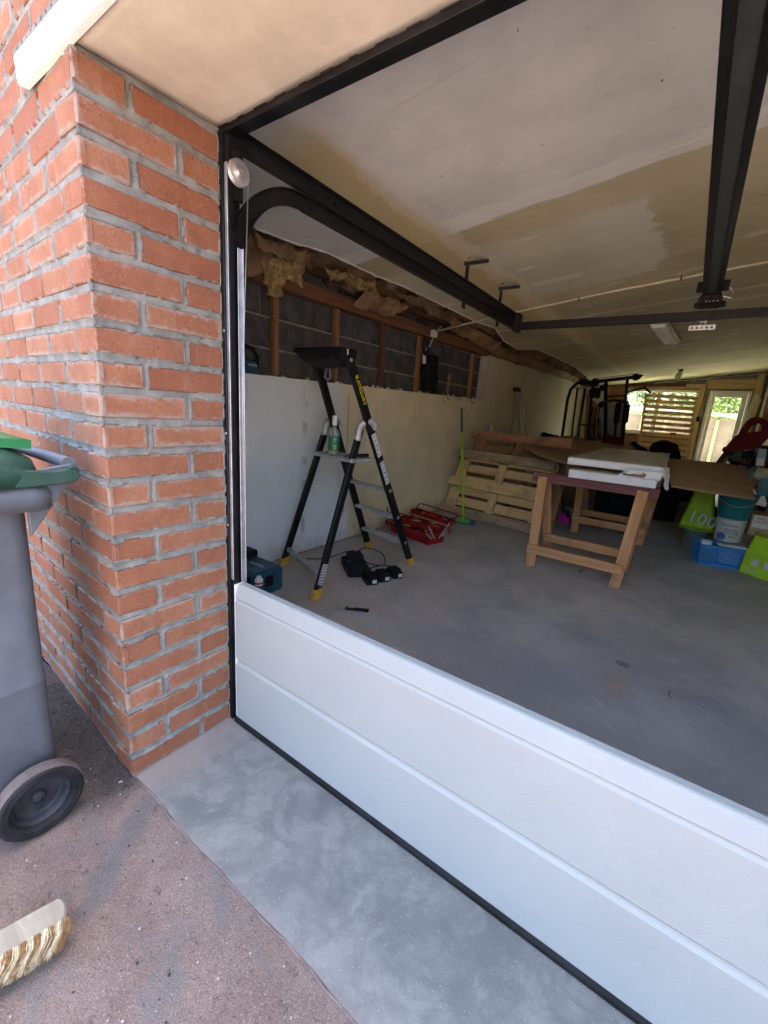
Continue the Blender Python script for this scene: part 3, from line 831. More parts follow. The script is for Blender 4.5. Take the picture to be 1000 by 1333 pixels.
# lower lining of the left wall, and the full-height stretch beyond the recess
lw = thing('left_wall', (-1.2, 5, 0), 'long painted left-hand wall, pale blue near the door turning cream, stained and cracked', 'wall')
def wall_slab(parent, y0, y1, z0, z1, name, top_amp=0.0, thick=0.11, x=XW):
    b = MB(); n = max(4, int((y1-y0)/0.08))
    top = [(x, y0+(y1-y0)*i/n, z1(y0+(y1-y0)*i/n) + (noise.noise(Vector((i*0.9, 1, 2)))*top_amp)) for i in range(n+1)]
    poly = [(x, y0, z0)] + top + [(x, y1, z0)]
    b.prism(poly, (-thick, 0, 0)); return b.build(name, M['leftwall'], parent)
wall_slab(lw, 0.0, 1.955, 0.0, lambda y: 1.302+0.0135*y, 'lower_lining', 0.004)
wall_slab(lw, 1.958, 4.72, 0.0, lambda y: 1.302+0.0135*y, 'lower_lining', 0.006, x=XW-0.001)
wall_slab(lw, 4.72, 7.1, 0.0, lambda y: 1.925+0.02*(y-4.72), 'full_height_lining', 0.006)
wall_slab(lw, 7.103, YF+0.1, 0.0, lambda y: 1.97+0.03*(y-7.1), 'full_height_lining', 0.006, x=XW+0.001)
b = MB(); b.prism([(XW+0.003, 4.695, 1.366), (XW+0.003, 4.712, 1.935), (XW-0.11, 4.712, 1.935), (XW-0.11, 4.695, 1.366)], (0, 0.02, 0)); b.build('broken_edge', M['film_top'], lw)
# flaking bits and dabs of filler on top of the lining
b = MB()
for i in range(26):
    y = random.uniform(1.0, 4.6); b.box((XW-random.uniform(0.0, 0.09), y, 1.302+0.0135*y+0.006), (random.uniform(.01, .04), random.uniform(.01, .05), random.uniform(.004, .018)), Matrix.Rotation(random.uniform(-1, 1), 3, 'X'), 0.002)
tag(b.build('plaster_crumbs', M['white_foam'], lw), kind='stuff')
b = MB()          # rough wet line along the wall foot
for i in range(60):
    y = 0.6+i*0.06; b.box((XW+0.006, y, 0.006), (0.012, 0.05, random.uniform(0.004, 0.014)), None, 0.002)
tag(b.build('foot_fillet', M['block_mortar'], lw), kind='stuff')
# brackets / hooks along the lining's top edge
for i, (y, l) in enumerate(((3.55, 0.10), (3.63, 0.05), (3.78, 0.03), (3.93, 0.045), (4.18, 0.05), (4.30, 0.06))):
    b = MB(); z0 = 1.36
    pts = [(XW-0.01, y, z0+0.012), (XW+0.012, y, z0+0.010), (XW+0.014, y+0.01, z0-l*0.6), (XW+0.018, y+0.03, z0-l), (XW+0.03, y+0.055, z0-l*0.7)]
    b.tube(pts, 0.004, 6)
    tag(b.build('wall_hook', M['stud_dark'] if i % 2 else M['galv']), ['large bent wire hook hanging over the edge of the cream lining', 'small rusty hook just right of the large bent wire hook', 'short silver hook midway along the lining edge', 'small dark hook before the upright stub of timber', 'silver hook left of the last rusty one on the lining edge', 'last rusty hook next to the broken plaster edge'][i], 'hook')
# crack line
b = MB(); pts = [(XW+0.0015, 1.945+0.012*noise.noise(Vector((0, 0, i*0.7))), 0.25+i*0.1) for i in range(11)]
b.tube(pts, 0.0016, 4); b.build('crack', M['dark_crumb'], lw)

# right wall, front return, far wall, roof deck
rw = MB(); rw.box2((XR, 0.0, 0), (XR+0.2, 11.0, 2.53)); tag(rw.build('right_wall', M['leftwall']), 'plain painted right-hand wall behind the shelves of clutter', 'wall')
rf = MB(); rf.box2((-4.4, -0.34, 2.53), (4.4, 11.4, 2.58))
tag(rf.build('roof_deck', M['stud_dark']), kind='structure')
rt = MB(); rt.box2((XR, -0.0, 0), (XR+2, 0.1, 2.53)); rt.box2((-1.5, 0.0, 0), (-0.06, 0.012, 2.53)); rt.box2((-0.06, 0.0, 1.93), (XR, 0.012, 2.53))
tag(rt.build('front_return', M['soffit']), kind='structure')

# ceiling: plasterboards, the left edge broken away
cut = [(-0.784, 0.683, 2.000), (-0.841, 0.782, 2.005), (-0.816, 1.002, 2.010), (-0.756, 1.223, 2.010), (-0.751, 1.703, 2.015), (-0.719, 1.989, 2.020), (-0.707, 2.770, 2.020), (-0.702, 3.272, 2.020), (-0.657, 3.638, 2.020), (-0.800, 4.271, 2.020), (-0.834, 4.920, 2.030), (-0.653, 5.009, 2.030), (-0.615, 5.811, 2.030), (-0.602, 7.161, 2.020), (-0.675, 8.467, 2.020)]
cutp = [(-0.86, -0.02)] + [(p[0], p[1]) for p in cut if p[1] > 0.0]
cutp.sort(key=lambda q: q[1]); cutp.append((-1.12, 12))
fine = []
for a, b in zip(cutp[:-1], cutp[1:]):
    n = max(1, int((b[1]-a[1])/0.05))
    for k in range(n):
        u = k/n; fine.append((a[0]*(1-u)+b[0]*u + 0.012*noise.noise(Vector((a[1]*9+k*1.3, 0, 0))), a[1]*(1-u)+b[1]*u))
def cutx(y):
    for (x0, y0), (x1, y1) in zip(fine[:-1], fine[1:]):
        if y0 <= y <= y1: return x0 + (x1-x0)*(y-y0)/max(1e-6, y1-y0)
    return fine[-1][0]
cl = bpy.data.objects.new('ceiling', None); COL.objects.link(cl); cl.location = (0.5, 5, 2.2); cl['_o'] = (0.5, 5, 2.2); tag(cl, kind='structure')
seams = [0.013, 1.405] + [1.405+1.2*k for k in range(1, 8)] + [YF]
for y0, y1 in zip(seams[:-1], seams[1:]):
    if y1 - y0 < 0.05: continue
    ys = [y0] + [q[1] for q in fine if y0 < q[1] < y1] + [y1]
    poly = [(cutx(y), y, cz(cutx(y))) for y in ys]
    XE = XR-0.003
    poly = poly + [(XE, y1-0.002, cz(XE)), (XE, y0+0.001, cz(XE))]
    poly = [(x, min(max(y, y0+0.001), y1-0.002), z) for x, y, z in poly]
    b = MB(); b.prism(poly, (0, 0, 0.013)); b.build('plasterboard', M['ceiling'], cl)
b = MB()
for i in range(18): b.beam((-0.7, 0.3+i*0.6, cz(-0.7)+0.07), (XR-0.02, 0.3+i*0.6, cz(XR)+0.07), 0.045, 0.10)
b.build('joist_row', M['stud_dark'], cl)
b = MB()          # torn paper edge
for a, q in zip(fine[:-1], fine[1:]):
    if q[1] < 9.5: b.beam((a[0]-0.003, a[1], cz(a[0])+0.004), (q[0]-0.003, q[1]+0.003, cz(q[0])+0.004), 0.012, 0.015+random.uniform(0, .006))
b.build('torn_edge', M['white_foam'], cl)

# far wall with its timber framing, window, door
fw = thing('far_wall', (0.5, YF, 0), 'far end wall of the garage, brick under the window with pale timber framing', 'wall')
WX0, WX1, WZ0, WZ1 = -0.30, 1.16, 1.02, 1.99
DX0, DX1, DZ = 1.33, 2.02, 2.00
c_ = MB()
c_.box2((-1.4, YF+0.012, 0), (WX0, YF+0.22, 2.53)); c_.box2((WX0, YF+0.012, 0), (WX1, YF+0.22, WZ0)); c_.box2((WX0, YF+0.012, WZ1), (WX1, YF+0.22, 2.53))
c_.box2((WX1, YF+0.012, 0), (DX0, YF+0.22, 2.53)); c_.box2((DX0, YF+0.012, DZ), (DX1, YF+0.22, 2.53)); c_.box2((DX1, YF+0.012, 0), (2.5, YF+0.22, 2.53))
c_.build('mortar', M['mortar'], fw)
bme = bm_var[0].copy(); bme.materials.clear(); bme.materials.append(M['brick'])
for i in range(13):
    for k in range(7):
        x = WX0+0.11+(0.1175 if i % 2 else 0)+k*0.235
        if x > WX1-0.02: continue
        o = bpy.data.objects.new('brick', bme); COL.objects.link(o); o.parent = fw; o.location = Vector((x, YF+0.055, i*PIT+PIT/2))-Vector(fw['_o'])
board('lintel', (-1.10, YF-0.02, 2.045), (0.9, YF-0.02, 2.09), 0.05, 0.07, M['stud_dark'], fw)
board('head_board', (-0.5, YF-0.01, WZ1+0.045), (WX1+0.08, YF-0.01, WZ1+0.085), 0.03, 0.09, M['timber_lintel'], fw)
board('head_board', (DX0-0.09, YF-0.01, DZ+0.12), (DX1+0.03, YF-0.01, DZ+0.145), 0.03, 0.19, M['timber_lintel'], fw)
board('side_board', (WX1+0.06, YF-0.015, 0.0), (WX1+0.05, YF-0.015, 2.1), 0.12, 0.03, M['timber_lintel'], fw, up=(0, 1, 0))
board('corner_post', (2.10, YF-0.05, 0.0), (2.10, YF-0.05, 2.35), 0.11, 0.10, M['timber_lintel'], fw, up=(0, 1, 0))
board('corner_post', (2.17, 9.2, 0.0), (2.17, 9.2, 2.35), 0.09, 0.09, M['stud'], fw, up=(0, 1, 0))
board('plaster_panel', (-0.72, YF-0.004, 0.0), (-0.72, YF-0.004, 2.03), 0.82, 0.02, M['cream'], fw, up=(0, 1, 0))
board('plaster_panel', (WX0-0.02, YF-0.02, 0.0), (WX0-0.02, YF-0.02, 2.0), 0.10, 0.03, M['cream'], fw, up=(0, 1, 0))
b = MB()
for i in range(16): b.tube([(0.3+i*0.12+random.uniform(-.03, .03), YF-0.05, cz(0.3+i*0.12)-0.035), (0.42+i*0.12, YF-0.06, cz(0.42+i*0.12)-0.03-random.uniform(0, .02))], 0.008, 5)
tag(b.build('rubble_edge', M['white_foam'], fw), kind='stuff')
w = MB(); t_ = 0.055
wf = thing('window', (0.43, YF, WZ0), 'white framed two-light window in the far wall, half hidden by a slatted frame', 'window')
for (a, c) in (((WX0, WZ0), (WX1, WZ0+t_)), ((WX0, WZ1-t_), (WX1, WZ1)), ((WX0, WZ0+t_), (WX0+t_, WZ1-t_)), ((WX1-t_, WZ0+t_), (WX1, WZ1-t_)), ((0.40, WZ0+t_), (0.40+0.09, WZ1-t_))):
    w.box2((a[0]+.001, YF-0.01, a[1]+.001), (c[0]-.001, YF+0.06, c[1]-.001), 0.004)
w.build('window_frame', M['pvc'], wf)
for x0, x1 in ((WX0+t_, 0.40), (0.49, WX1-t_)):
    b = MB(); b.box2((x0, YF+0.02, WZ0+t_), (x1, YF+0.024, WZ1-t_)); b.build('pane', M['glass'], wf)
b = MB(); b.box2((WX0-0.03, YF-0.07, WZ0-0.03), (WX1+0.03, YF+0.0, WZ0-0.002), 0.004); b.build('sill', M['pvc'], wf)
dr = thing('back_door', (1.67, YF, 0), 'white glazed back door at the far right end of the garage', 'door')
b = MB(); t_ = 0.05
for a, c in (((DX0, 0.0), (DX0+t_, DZ)), ((DX1-t_, 0), (DX1, DZ)), ((DX0+t_, DZ-t_), (DX1-t_, DZ))): b.box2((a[0]+.001, YF-0.02, a[1]), (c[0]-.001, YF+0.06, c[1]-.001), 0.004)
b.build('door_frame', M['pvc'], dr)
b = MB(); s_ = 0.085; q0, q1 = DX0+t_+0.004, DX1-t_-0.004
for a, c in (((q0, 0.01), (q0+s_*0.7, DZ-t_-.004)), ((q1-s_, 0.01), (q1, DZ-t_-.004)), ((q0+s_*0.7, DZ-t_-s_), (q1-s_, DZ-t_-.004)), ((q0+s_*0.7, 0.01), (q1-s_, 0.20))): b.box2((a[0]+.0005, YF-0.035, a[1]), (c[0]-.0005, YF+0.03, c[1]), 0.004)
lf = b.build('door_leaf', M['pvc'], dr)
b = MB(); b.box2((q0+s_*0.7, YF+0.0, 0.20), (q1-s_, YF+0.004, DZ-t_-s_)); b.build('pane', M['glass'], dr)
b = MB(); b.tube([(q1-0.04, YF-0.035, 1.0), (q1-0.04, YF-0.07, 1.0), (q1-0.14, YF-0.07, 1.0)], 0.008, 8); b.build('handle', M['galv'], dr)
b = MB(); b.tube([(1.255, YF-0.04, 2.13), (1.25, YF-0.045, 1.8), (1.235, YF-0.05, 1.6), (1.235, YF-0.05, 1.45)], 0.007, 6); b.box((1.235, YF-0.06, 1.40), (0.06, 0.04, 0.10), None, 0.006)
tag(b.build('power_cable', M['black_matte']), 'black cable hanging to a socket on the post between window and back door', 'cable')

# =====================================================================
#  BACK YARD seen through the far glazing
# =====================================================================
b = MB(); b.box2((-30, 10.9, -0.06), (30, 60, -0.01)); 
M['yard'] = plain('yard_paving', (0.52, 0.50, 0.33), 0.9, 0, 0.2, 3, 0.2)
tag(b.build('back_yard_ground', M['yard']), kind='structure')
fc = thing('garden_wall', (1, 16, 0), 'pale rendered garden wall with a sloping coping behind the back door', 'wall')
M['render'] = plain('pale_render', (0.20, 0.155, 0.125), 0.9, 0, 0.15, 3, 0.2)
b = MB(); b.box2((-3.0, 15.6, 0), (6.0, 15.8, 1.55)); b.build('wall', M['render'], fc)
b = MB(); b.prism([(-3.1, 15.5, 1.75), (6.1, 15.5, 1.50), (6.1, 15.9, 1.50), (-3.1, 15.9, 1.75)], (0, 0, 0.10)); b.build('coping', M['shroud'], fc)
for i in range(14):
    board('post', (-2.8+i*0.65, 15.55, 0), (-2.8+i*0.65, 15.55, 1.5), 0.08, 0.06, M['slat_wood'], fc, up=(0, 1, 0))
def leafy(parent, centre, rad, n, mat, name='crown', size=0.16):
    vs = []; fs = []
    C_ = Vector(centre)
    cl_ = [(C_ + Vector([random.gauss(0, 0.5)*rad[k] for k in range(3)]), random.uniform(0.25, 0.5)*min(rad)) for _ in range(26)]
    for i in range(n):
        c, r_ = random.choice(cl_)
        d = Vector([random.gauss(0, 1) for _ in range(3)]).normalized()
        p = c + d*r_*random.uniform(0.5, 1.1)
        a = Vector([random.uniform(-1, 1) for _ in range(3)]).normalized(); bq = a.orthogonal().normalized()
        s = size*random.uniform(0.5, 1.2); k = len(vs)
        vs += [p-a*s*.5, p+bq*s*.25, p+a*s*.5, p-bq*s*.25]; fs.append((k, k+1, k+2, k+3))
    me = bpy.data.meshes.new(name); o0 = Vector(parent['_o'])
    me.from_pydata([tuple(v-o0) for v in vs], [], fs); me.materials.append(mat); me.update()
    o = bpy.data.objects.new(name, me); COL.objects.link(o); o.parent = parent
    return tag(o, kind='stuff')
for i, (x, y, h_, mt, lb) in enumerate(((0.3, 20, 4.2, 'leaf_dark', 'dark leafy tree in the yard seen through the left pane of the window'), (2.3, 18.5, 3.8, 'leaf_light', 'bright green leafy tree seen through the top of the back door'), (4.2, 22, 5.2, 'leaf_dark', 'taller dark tree behind the bright one seen through the back door'), (-2.4, 22, 5.0, 'leaf_light', 'light green tree farthest left beyond the window'))):
    t = thing('yard_tree', (x, y, 0), lb, 'tree', 'trees in the back yard')
    b = MB(); b.tube([(x, y, 0), (x+0.1, y, h_*0.3), (x-0.05, y+0.1, h_*0.65)], [0.16, 0.11, 0.05], 8); b.tube([(x+0.08, y, h_*0.3), (x+0.5, y-0.1, h_*0.62)], [0.07, 0.03], 6); b.build('trunk', M['bark'], t)
    leafy(t, (x, y, h_*0.62), (1.5, 1.2, h_*0.34), 5200, M[mt])

# =====================================================================
#  SECTIONAL DOOR: bottom section in place, tracks, opener rail
# =====================================================================
door = thing('garage_door', (1.1, 0.02, 0), 'white wood-grain bottom section of a sectional garage door across the opening', 'garage door')
prof = [(0.0, 0.028), (0.0, 0.245), (0.006, 0.252), (0.0075, 0.2575), (0.006, 0.263), (0.0, 0.270), (0.0, 0.484), (0.005, 0.489), (0.0055, 0.493), (0.002, 0.499), (0.013, 0.537), (0.017, 0.543), (0.022, 0.545), (0.040, 0.545), (0.040, 0.028)]
b = MB(); b.prism([(0.036, y, z) for y, z in prof], (2.245, 0, 0)); b.build('panel', M['panel'], door)
b = MB(); b.box2((0.030, 0.001, 0.029), (0.0345, 0.041, 0.546), 0.001); b.build('end_cap', M['white'], door)
b = MB(); b.prism([(0.028, 0.000, 0.0275), (0.028, -0.006, 0.018), (0.028, -0.007, 0.0085), (0.028, 0.036, 0.0085), (0.028, 0.041, 0.0275)], (2.26, 0, 0)); b.build('bottom_seal', M['black_matte'], door)

frm = thing('door_frame', (0.0, 0.05, 0), 'black steel frame of the garage doorway with its side posts and head', 'door frame')
b = MB()
b.box2((0.001, -0.002, 0), (0.012, 0.020, 1.862), 0.001)           # face angle
b.box2((0.0125, 0.006, 0), (0.027, 0.022, 1.862), 0.001)
b.box2((0.001, 0.0225, 0), (0.006, 0.058, 1.862), 0.001)
b.build('left_post', M['black_metal'], frm)
b = MB(); b.box2((0.0135, 0.0025, 0.56), (0.0255, 0.0055, 1.78), 0.0008); b.build('post_sky_glint', M['galv'], frm)  # silver strip stands in for sky reflected in the glossy black post
b = MB(); b.box2((2.285, -0.002, 0), (2.30, 0.115, 1.862), 0.001); b.build('right_post', M['black_metal'], frm)
b = MB(); b.box2((0.0125, -0.001, 1.8455), (2.2845, 0.012, 1.8615), 0.001); b.box2((0.0125, 0.0125, 1.856), (2.2845, 0.05, 1.8615), 0.001)
b.build('head', M['black_metal'], frm)
b = MB()
for i in range(34):
    z = 0.03+i*0.055
    b.box((-0.001, 0.0-0.002, z), (0.006, 0.006, random.uniform(0.01, 0.05)), Matrix.Rotation(random.uniform(-.1, .1), 3, 'Y'), 0.001)
for i in range(30): b.box((0.02+i*0.075, -0.001, 1.862), (random.uniform(.02, .06), 0.006, 0.006), None, 0.001)
tag(b.build('sealant_bead', M['black_matte'], frm), kind='stuff')

def track_set(parent, X, sgn):
    def chan(pts_fn, n, w, name):   # c-channel ribbon: three flanges swept along a path in the YZ plane
        b = MB()
        P = [pts_fn(i/n) for i in range(n+1)]
        for off, dx, th in ((0.0, 0.0, 0.0), ):
            for side, x0, x1 in ((0, 0.0, 0.0025), (1, 0.0, 0.020), (-1, 0.0, 0.020)):
                ring = []
                for i, (y, z) in enumerate(P):
                    a = P[max(0, i-1)]; c = P[min(n, i+1)]
                    ty, tz = c[0]-a[0], c[1]-a[1]; l = math.hypot(ty, tz); ny, nz = -tz/l, ty/l
                    if side == 0: o0, o1 = -w/2, w/2
                    elif side == 1: o0, o1 = w/2-0.0025, w/2
                    else: o0, o1 = -w/2, -w/2+0.0025
                    ring.append([(X+sgn*x0, y+ny*o0, z+nz*o0), (X+sgn*x1, y+ny*o0, z+nz*o0), (X+sgn*x1, y+ny*o1, z+nz*o1), (X+sgn*x0, y+ny*o1, z+nz*o1)])
                b.loft(ring, smooth=False)
        return b.build(name, M['black_metal'], parent)
    chan(lambda u: (0.038, 0.02+u*1.513), 2, 0.040, 'vertical_track')
    r_ = 0.262
    chan(lambda u: (0.038+r_-r_*math.cos(u*math.pi/2), 1.533+r_*math.sin(u*math.pi/2)), 22, 0.046, 'curved_track')
    chan(lambda u: (0.300+u*2.13, 1.795), 2, 0.050, 'lower_horizontal_track')
    chan(lambda u: (0.03+u*2.40, 1.853), 2, 0.054, 'upper_horizontal_track')
    b = MB(); b.box2((X-0.004*sgn, 0.34, 1.818), (X+0.020*sgn, 2.44, 1.828)); b.box2((X+sgn*.001, 2.36, 1.76), (X+0.034*sgn, 2.445, 1.885), 0.002); b.build('splice_plate', M['black_metal'], parent)
tk = thing('door_track', (0, 0.1, 0), 'black steel curved roller track with double horizontal rails on the left side of the garage', 'door track')
track_set(tk, 0.0, 1)
def hanger(parent, y, dx, dy):
    b = MB()
    b.beam((0.012, y, 1.735), (0.012, y-0.01, 1.985), 0.024, 0.004, up=(1, 0, 0)); b.beam((0.012, y-0.01, 1.985), (0.05, y-0.005, 2.06), 0.024, 0.004, up=(0, 1, 0))
    b.beam((0.012, y-0.01, 1.985), (0.015+dx, y+dy, 2.118), 0.024, 0.005, up=(0, 1, 0))
    return b
for y in (1.56, 2.08):
    b = MB(); ye = y+0.37 if y < 2 else y+0.45
    b.box2((-0.006, y-0.018, 1.742), (-0.001, y+0.018, 1.975)); b.beam((-0.0035, y-0.01, 1.972), (-0.065, ye, cz(-0.065)-0.012), 0.034, 0.020, up=(0, 0, 1))
    for z in (1.90, 1.95, 2.0): b.lathe((-0.001, y, z), ((0.006, 0), (0.006, 0.003), (0, 0.004)), (1, 0, 0), 8)
    b.build('hanger_bracket', M['black_metal'], tk)
for y, z in ((0.10, 1.853), (0.36, 1.853), (0.46, 1.853), (0.34, 1.795), (0.44, 1.795), (1.25, 1.853), (2.20, 1.853), (2.34, 1.853), (2.34, 1.795), (2.24, 1.795)):
    b = MB(); b.lathe((0.0028, y, z), ((0.0075, 0), (0.0075, 0.003), (0.0045, 0.003), (0.0045, 0.006), (0, 0.006)), (1, 0, 0), 6, False); b.build('bolt', M['black_metal'], tk)
for z in (0.75, 1.05, 1.35):
    b = MB(); b.lathe((0.0065, -0.0005, z), ((0.004, 0), (0.004, 0.002), (0, 0.003)), (0, -1, 0), 8); b.build('screw', M['grey_alu'], frm)
tk2 = thing('door_track', (2.29, 0.1, 0), 'black steel roller track on the right side of the garage, outside the picture', 'door track')
track_set(tk2, 2.29, -1)
# pulley, cable, silver channel of the vertical track
b = MB(); b.lathe((0.030, 0.034, 1.762), ((0.0, 0), (0.012, 0), (0.031, -0.001), (0.033, 0.001), (0.033, 0.003), (0.028, 0.004), (0.028, 0.008), (0.033, 0.009), (0.033, 0.011), (0.030, 0.012), (0.009, 0.011), (0.009, 0.014), (0.0, 0.014)), (1, 0, 0), 28)
pl = b.build('cable_pulley', M['alu'], tk)
b = MB(); b.lathe((0.044, 0.034, 1.762), ((0.0075, 0), (0.0075, 0.004), (0.003, 0.004), (0, 0.003)), (1, 0, 0), 6, False); b.build('pulley_bolt', M['galv'], pl)
b = MB(); b.tube([(0.0405, 0.062, 1.755), (0.0405, 0.036, 1.2), (0.0405, 0.036, 0.30)], 0.0016, 6); b.build('lift_cable', M['galv'], tk)
b = MB(); b.box2((0.0215, 0.036, 0.03), (0.0245, 0.052, 1.58), 0.0008); b.box2((0.0250, 0.0495, 0.03), (0.031, 0.052, 1.58), 0.0005); b.build('track_lip', M['galv'], tk)
b = MB(); b.box2((0.012, 0.03, 1.70), (0.020, 0.060, 1.83), 0.001); b.box((0.026, 0.030, 1.80), (0.014, 0.02, 0.03), None, 0.002); b.build('pulley_bracket', M['black_metal'], tk)
# cross bar
cb = thing('cross_bar', (1.1, 2.43, 1.78), 'black steel cross bar joining the rear ends of the two tracks', 'cross bar')
b = MB(); b.beam((0.02, 2.43, 1.806), (2.27, 2.43, 1.815), 0.030, 0.052, bevel=0.002); b.build('bar', M['black_metal'], cb)
b = MB(); b.beam((0.02, 2.413, 1.806), (2.27, 2.413, 1.815), 0.002, 0.012); b.build('lip', M['black_metal'], cb)
# opener rail
rl = thing('opener_rail', (1.13, 1.2, 1.88), 'black C-shaped opener rail running down the middle under the ceiling', 'opener rail')
RZ = 1.905
b = MB()
for x0, x1, z0, z1 in ((1.086, 1.090, RZ, RZ+0.045), (1.170, 1.174, RZ, RZ+0.045), (1.086, 1.174, RZ+0.0455, RZ+0.049), (1.0905, 1.106, RZ, RZ+0.003), (1.154, 1.1695, RZ, RZ+0.003), (1.106, 1.109, RZ+.001, RZ+0.012), (1.151, 1.154, RZ+.001, RZ+0.012)):
    b.box2((x0, 0.08, z0), (x1, 2.50, z1))
b.build('rail', M['black_metal'], rl)
b = MB(); b.box2((1.1095, 0.1, RZ+0.006), (1.1505, 2.45, RZ+0.012)); M['belt'] = plain('toothed_belt', (0.035, 0.045, 0.04), 0.6, 0, 0.2, 40, 0.2); b.build('belt', M['belt'], rl)
b = MB()
for x in (1.072, 1.188): b.box((x, 2.30, RZ+0.03), (0.030, 0.035, 0.05), None, 0.004)
b.box((1.13, 2.40, 1.880), (0.105, 0.12, 0.055), None, 0.008); b.box((1.13, 2.455, 1.875), (0.15, 0.03, 0.03), None, 0.004)
for x in (1.085, 1.13, 1.175): b.box((x, 2.345, 1.873), (0.02, 0.02, 0.035), None, 0.003)
b.build('head_bracket', M['black_matte'], rl)
b = MB()
for x in (1.112, 1.128, 1.146, 1.165): b.lathe((x, 2.33, 1.868), ((0.004, 0), (0.004, -0.004), (0, -0.005)), (0, 0, 1), 6)
b.box((1.20, 2.36, 1.888), (0.05, 0.010, 0.006), Matrix.Rotation(0.3, 3, 'Y'))
b.build('bolts', M['galv'], rl)
for s in (-1, 1):
    x = 1.13+s*0.075
    b = MB(); b.tube([(x, 2.30, RZ+0.02), (x+s*0.02, 2.33, RZ-0.0), (x+s*0.012, 2.40, 1.838), (x+s*0.05, 2.42, 1.836)], 0.0016, 5); b.build('tie_wire', M['galv'], rl)
ps = thing('perforated_strip', (1.115, 2.44, 1.73), 'small white perforated metal strip hanging under the cross bar', 'bracket')
b = MB()
b.box((1.118, 2.425, 1.778), (0.040, 0.004, 0.004)); b.box((1.108, 2.425, 1.766), (0.003, 0.003, 0.024)); b.box((1.128, 2.425, 1.766), (0.003, 0.003, 0.024)); b.build('hook', M['galv'], ps)
b = MB()
for i in range(6): b.box((1.118+(i-2.5)*0.0235, 2.425, 1.745), (0.0105, 0.003, 0.026))
for z in (1.7545, 1.7355): b.box((1.118, 2.4245, z), (0.130, 0.0032, 0.0085))
b.build('strip', M['white'], ps)

# ceiling conduit, its box and clips
cd = thing('conduit', (0, 3.2, 2.1), 'thin cream conduit pipe clipped across the ceiling behind the track', 'conduit')
P0 = Vector((-1.08, 3.16, 1.945)); P1 = Vector((-0.404, 3.162, 2.056)); P2 = Vector((0.438, 3.124, 2.159)); P3 = Vector((1.059, 3.144, 2.233))
b = MB(); b.tube([P0, P1, P2, P3, P3+(P3-P2)*0.9], 0.0095, 10); b.build('pipe', M['cream'], cd)
for p in (Vector((0.235, 3.140, 2.134)), Vector((0.914, 3.133, 2.216))):
    b = MB(); b.tube([p+Vector((0, -0.012, 0.012)), p+Vector((0.0, -0.014, -0.004)), p+Vector((0, 0, -0.014)), p+Vector((0.0, 0.014, -0.004)), p+Vector((0, 0.014, 0.012))], 0.005, 6); b.build('clip', M['black_matte'], cd)
jb = MB(); jb.box((-1.11, 3.17, 1.925), (0.05, 0.07, 0.065), None, 0.006); jb.tube([(-1.10, 3.16, 1.9), (-1.12, 3.12, 1.8), (-1.15, 3.10, 1.76)], 0.005, 6)
jb.tube([(-1.10, 3.2, 1.96), (-1.08, 3.24, 2.0), (-1.1, 3.3, 2.02)], 0.003, 5)
tag(jb.build('junction_box', M['white']), 'small white junction box on the top plate where the conduit starts', 'junction box')
lt = thing('ceiling_light', (0.72, 5.6, 2.15), 'rectangular wire-guarded ceiling light with a ribbed diffuser, unlit, beyond the cross bar', 'light')
a_ = Vector((0.708, 4.489, 2.155)); b_ = Vector((0.778, 5.641, 2.163))
b = MB(); b.beam(a_+Vector((0, 0, .026)), b_+Vector((0, 0, .026)), 0.20, 0.03, bevel=0.004); b.build('housing', M['grey_alu'], lt)
b = MB(); b.beam(a_, b_, 0.13, 0.035, bevel=0.01); b.build('diffuser', M['lintel_white'], lt)
for i in range(9):
    p = a_.lerp(b_, (i+0.5)/9); b = MB(); b.beam(p+Vector((-0.066, 0, -0.02)), p+Vector((0.066, 0, -0.02)), 0.02, 0.006); b.build('rib', M['grey_alu'], lt)
bl = thing('bulb_fitting', (0.85, 9.3, 2.1), 'single unlit bulb in a black holder near the back door lintel', 'light bulb')
p = Vector((0.808, 8.900, 2.231)); 
b = MB(); b.lathe(p+Vector((0, 0, 0.03)), ((0.0, 0), (0.05, 0), (0.05, -0.02), (0.035, -0.06), (0.03, -0.075), (0, -0.075)), (0, 0, 1), 14); b.build('holder', M['black_matte'], bl)
b = MB(); b.lathe(p+Vector((0, 0, -0.045)), ((0.03, 0), (0.034, -0.02), (0.046, -0.06), (0.05, -0.10), (0.045, -0.135), (0.02, -0.15), (0, -0.152)), (0.25, 0, 1), 16); b.build('bulb', M['cream'], bl)

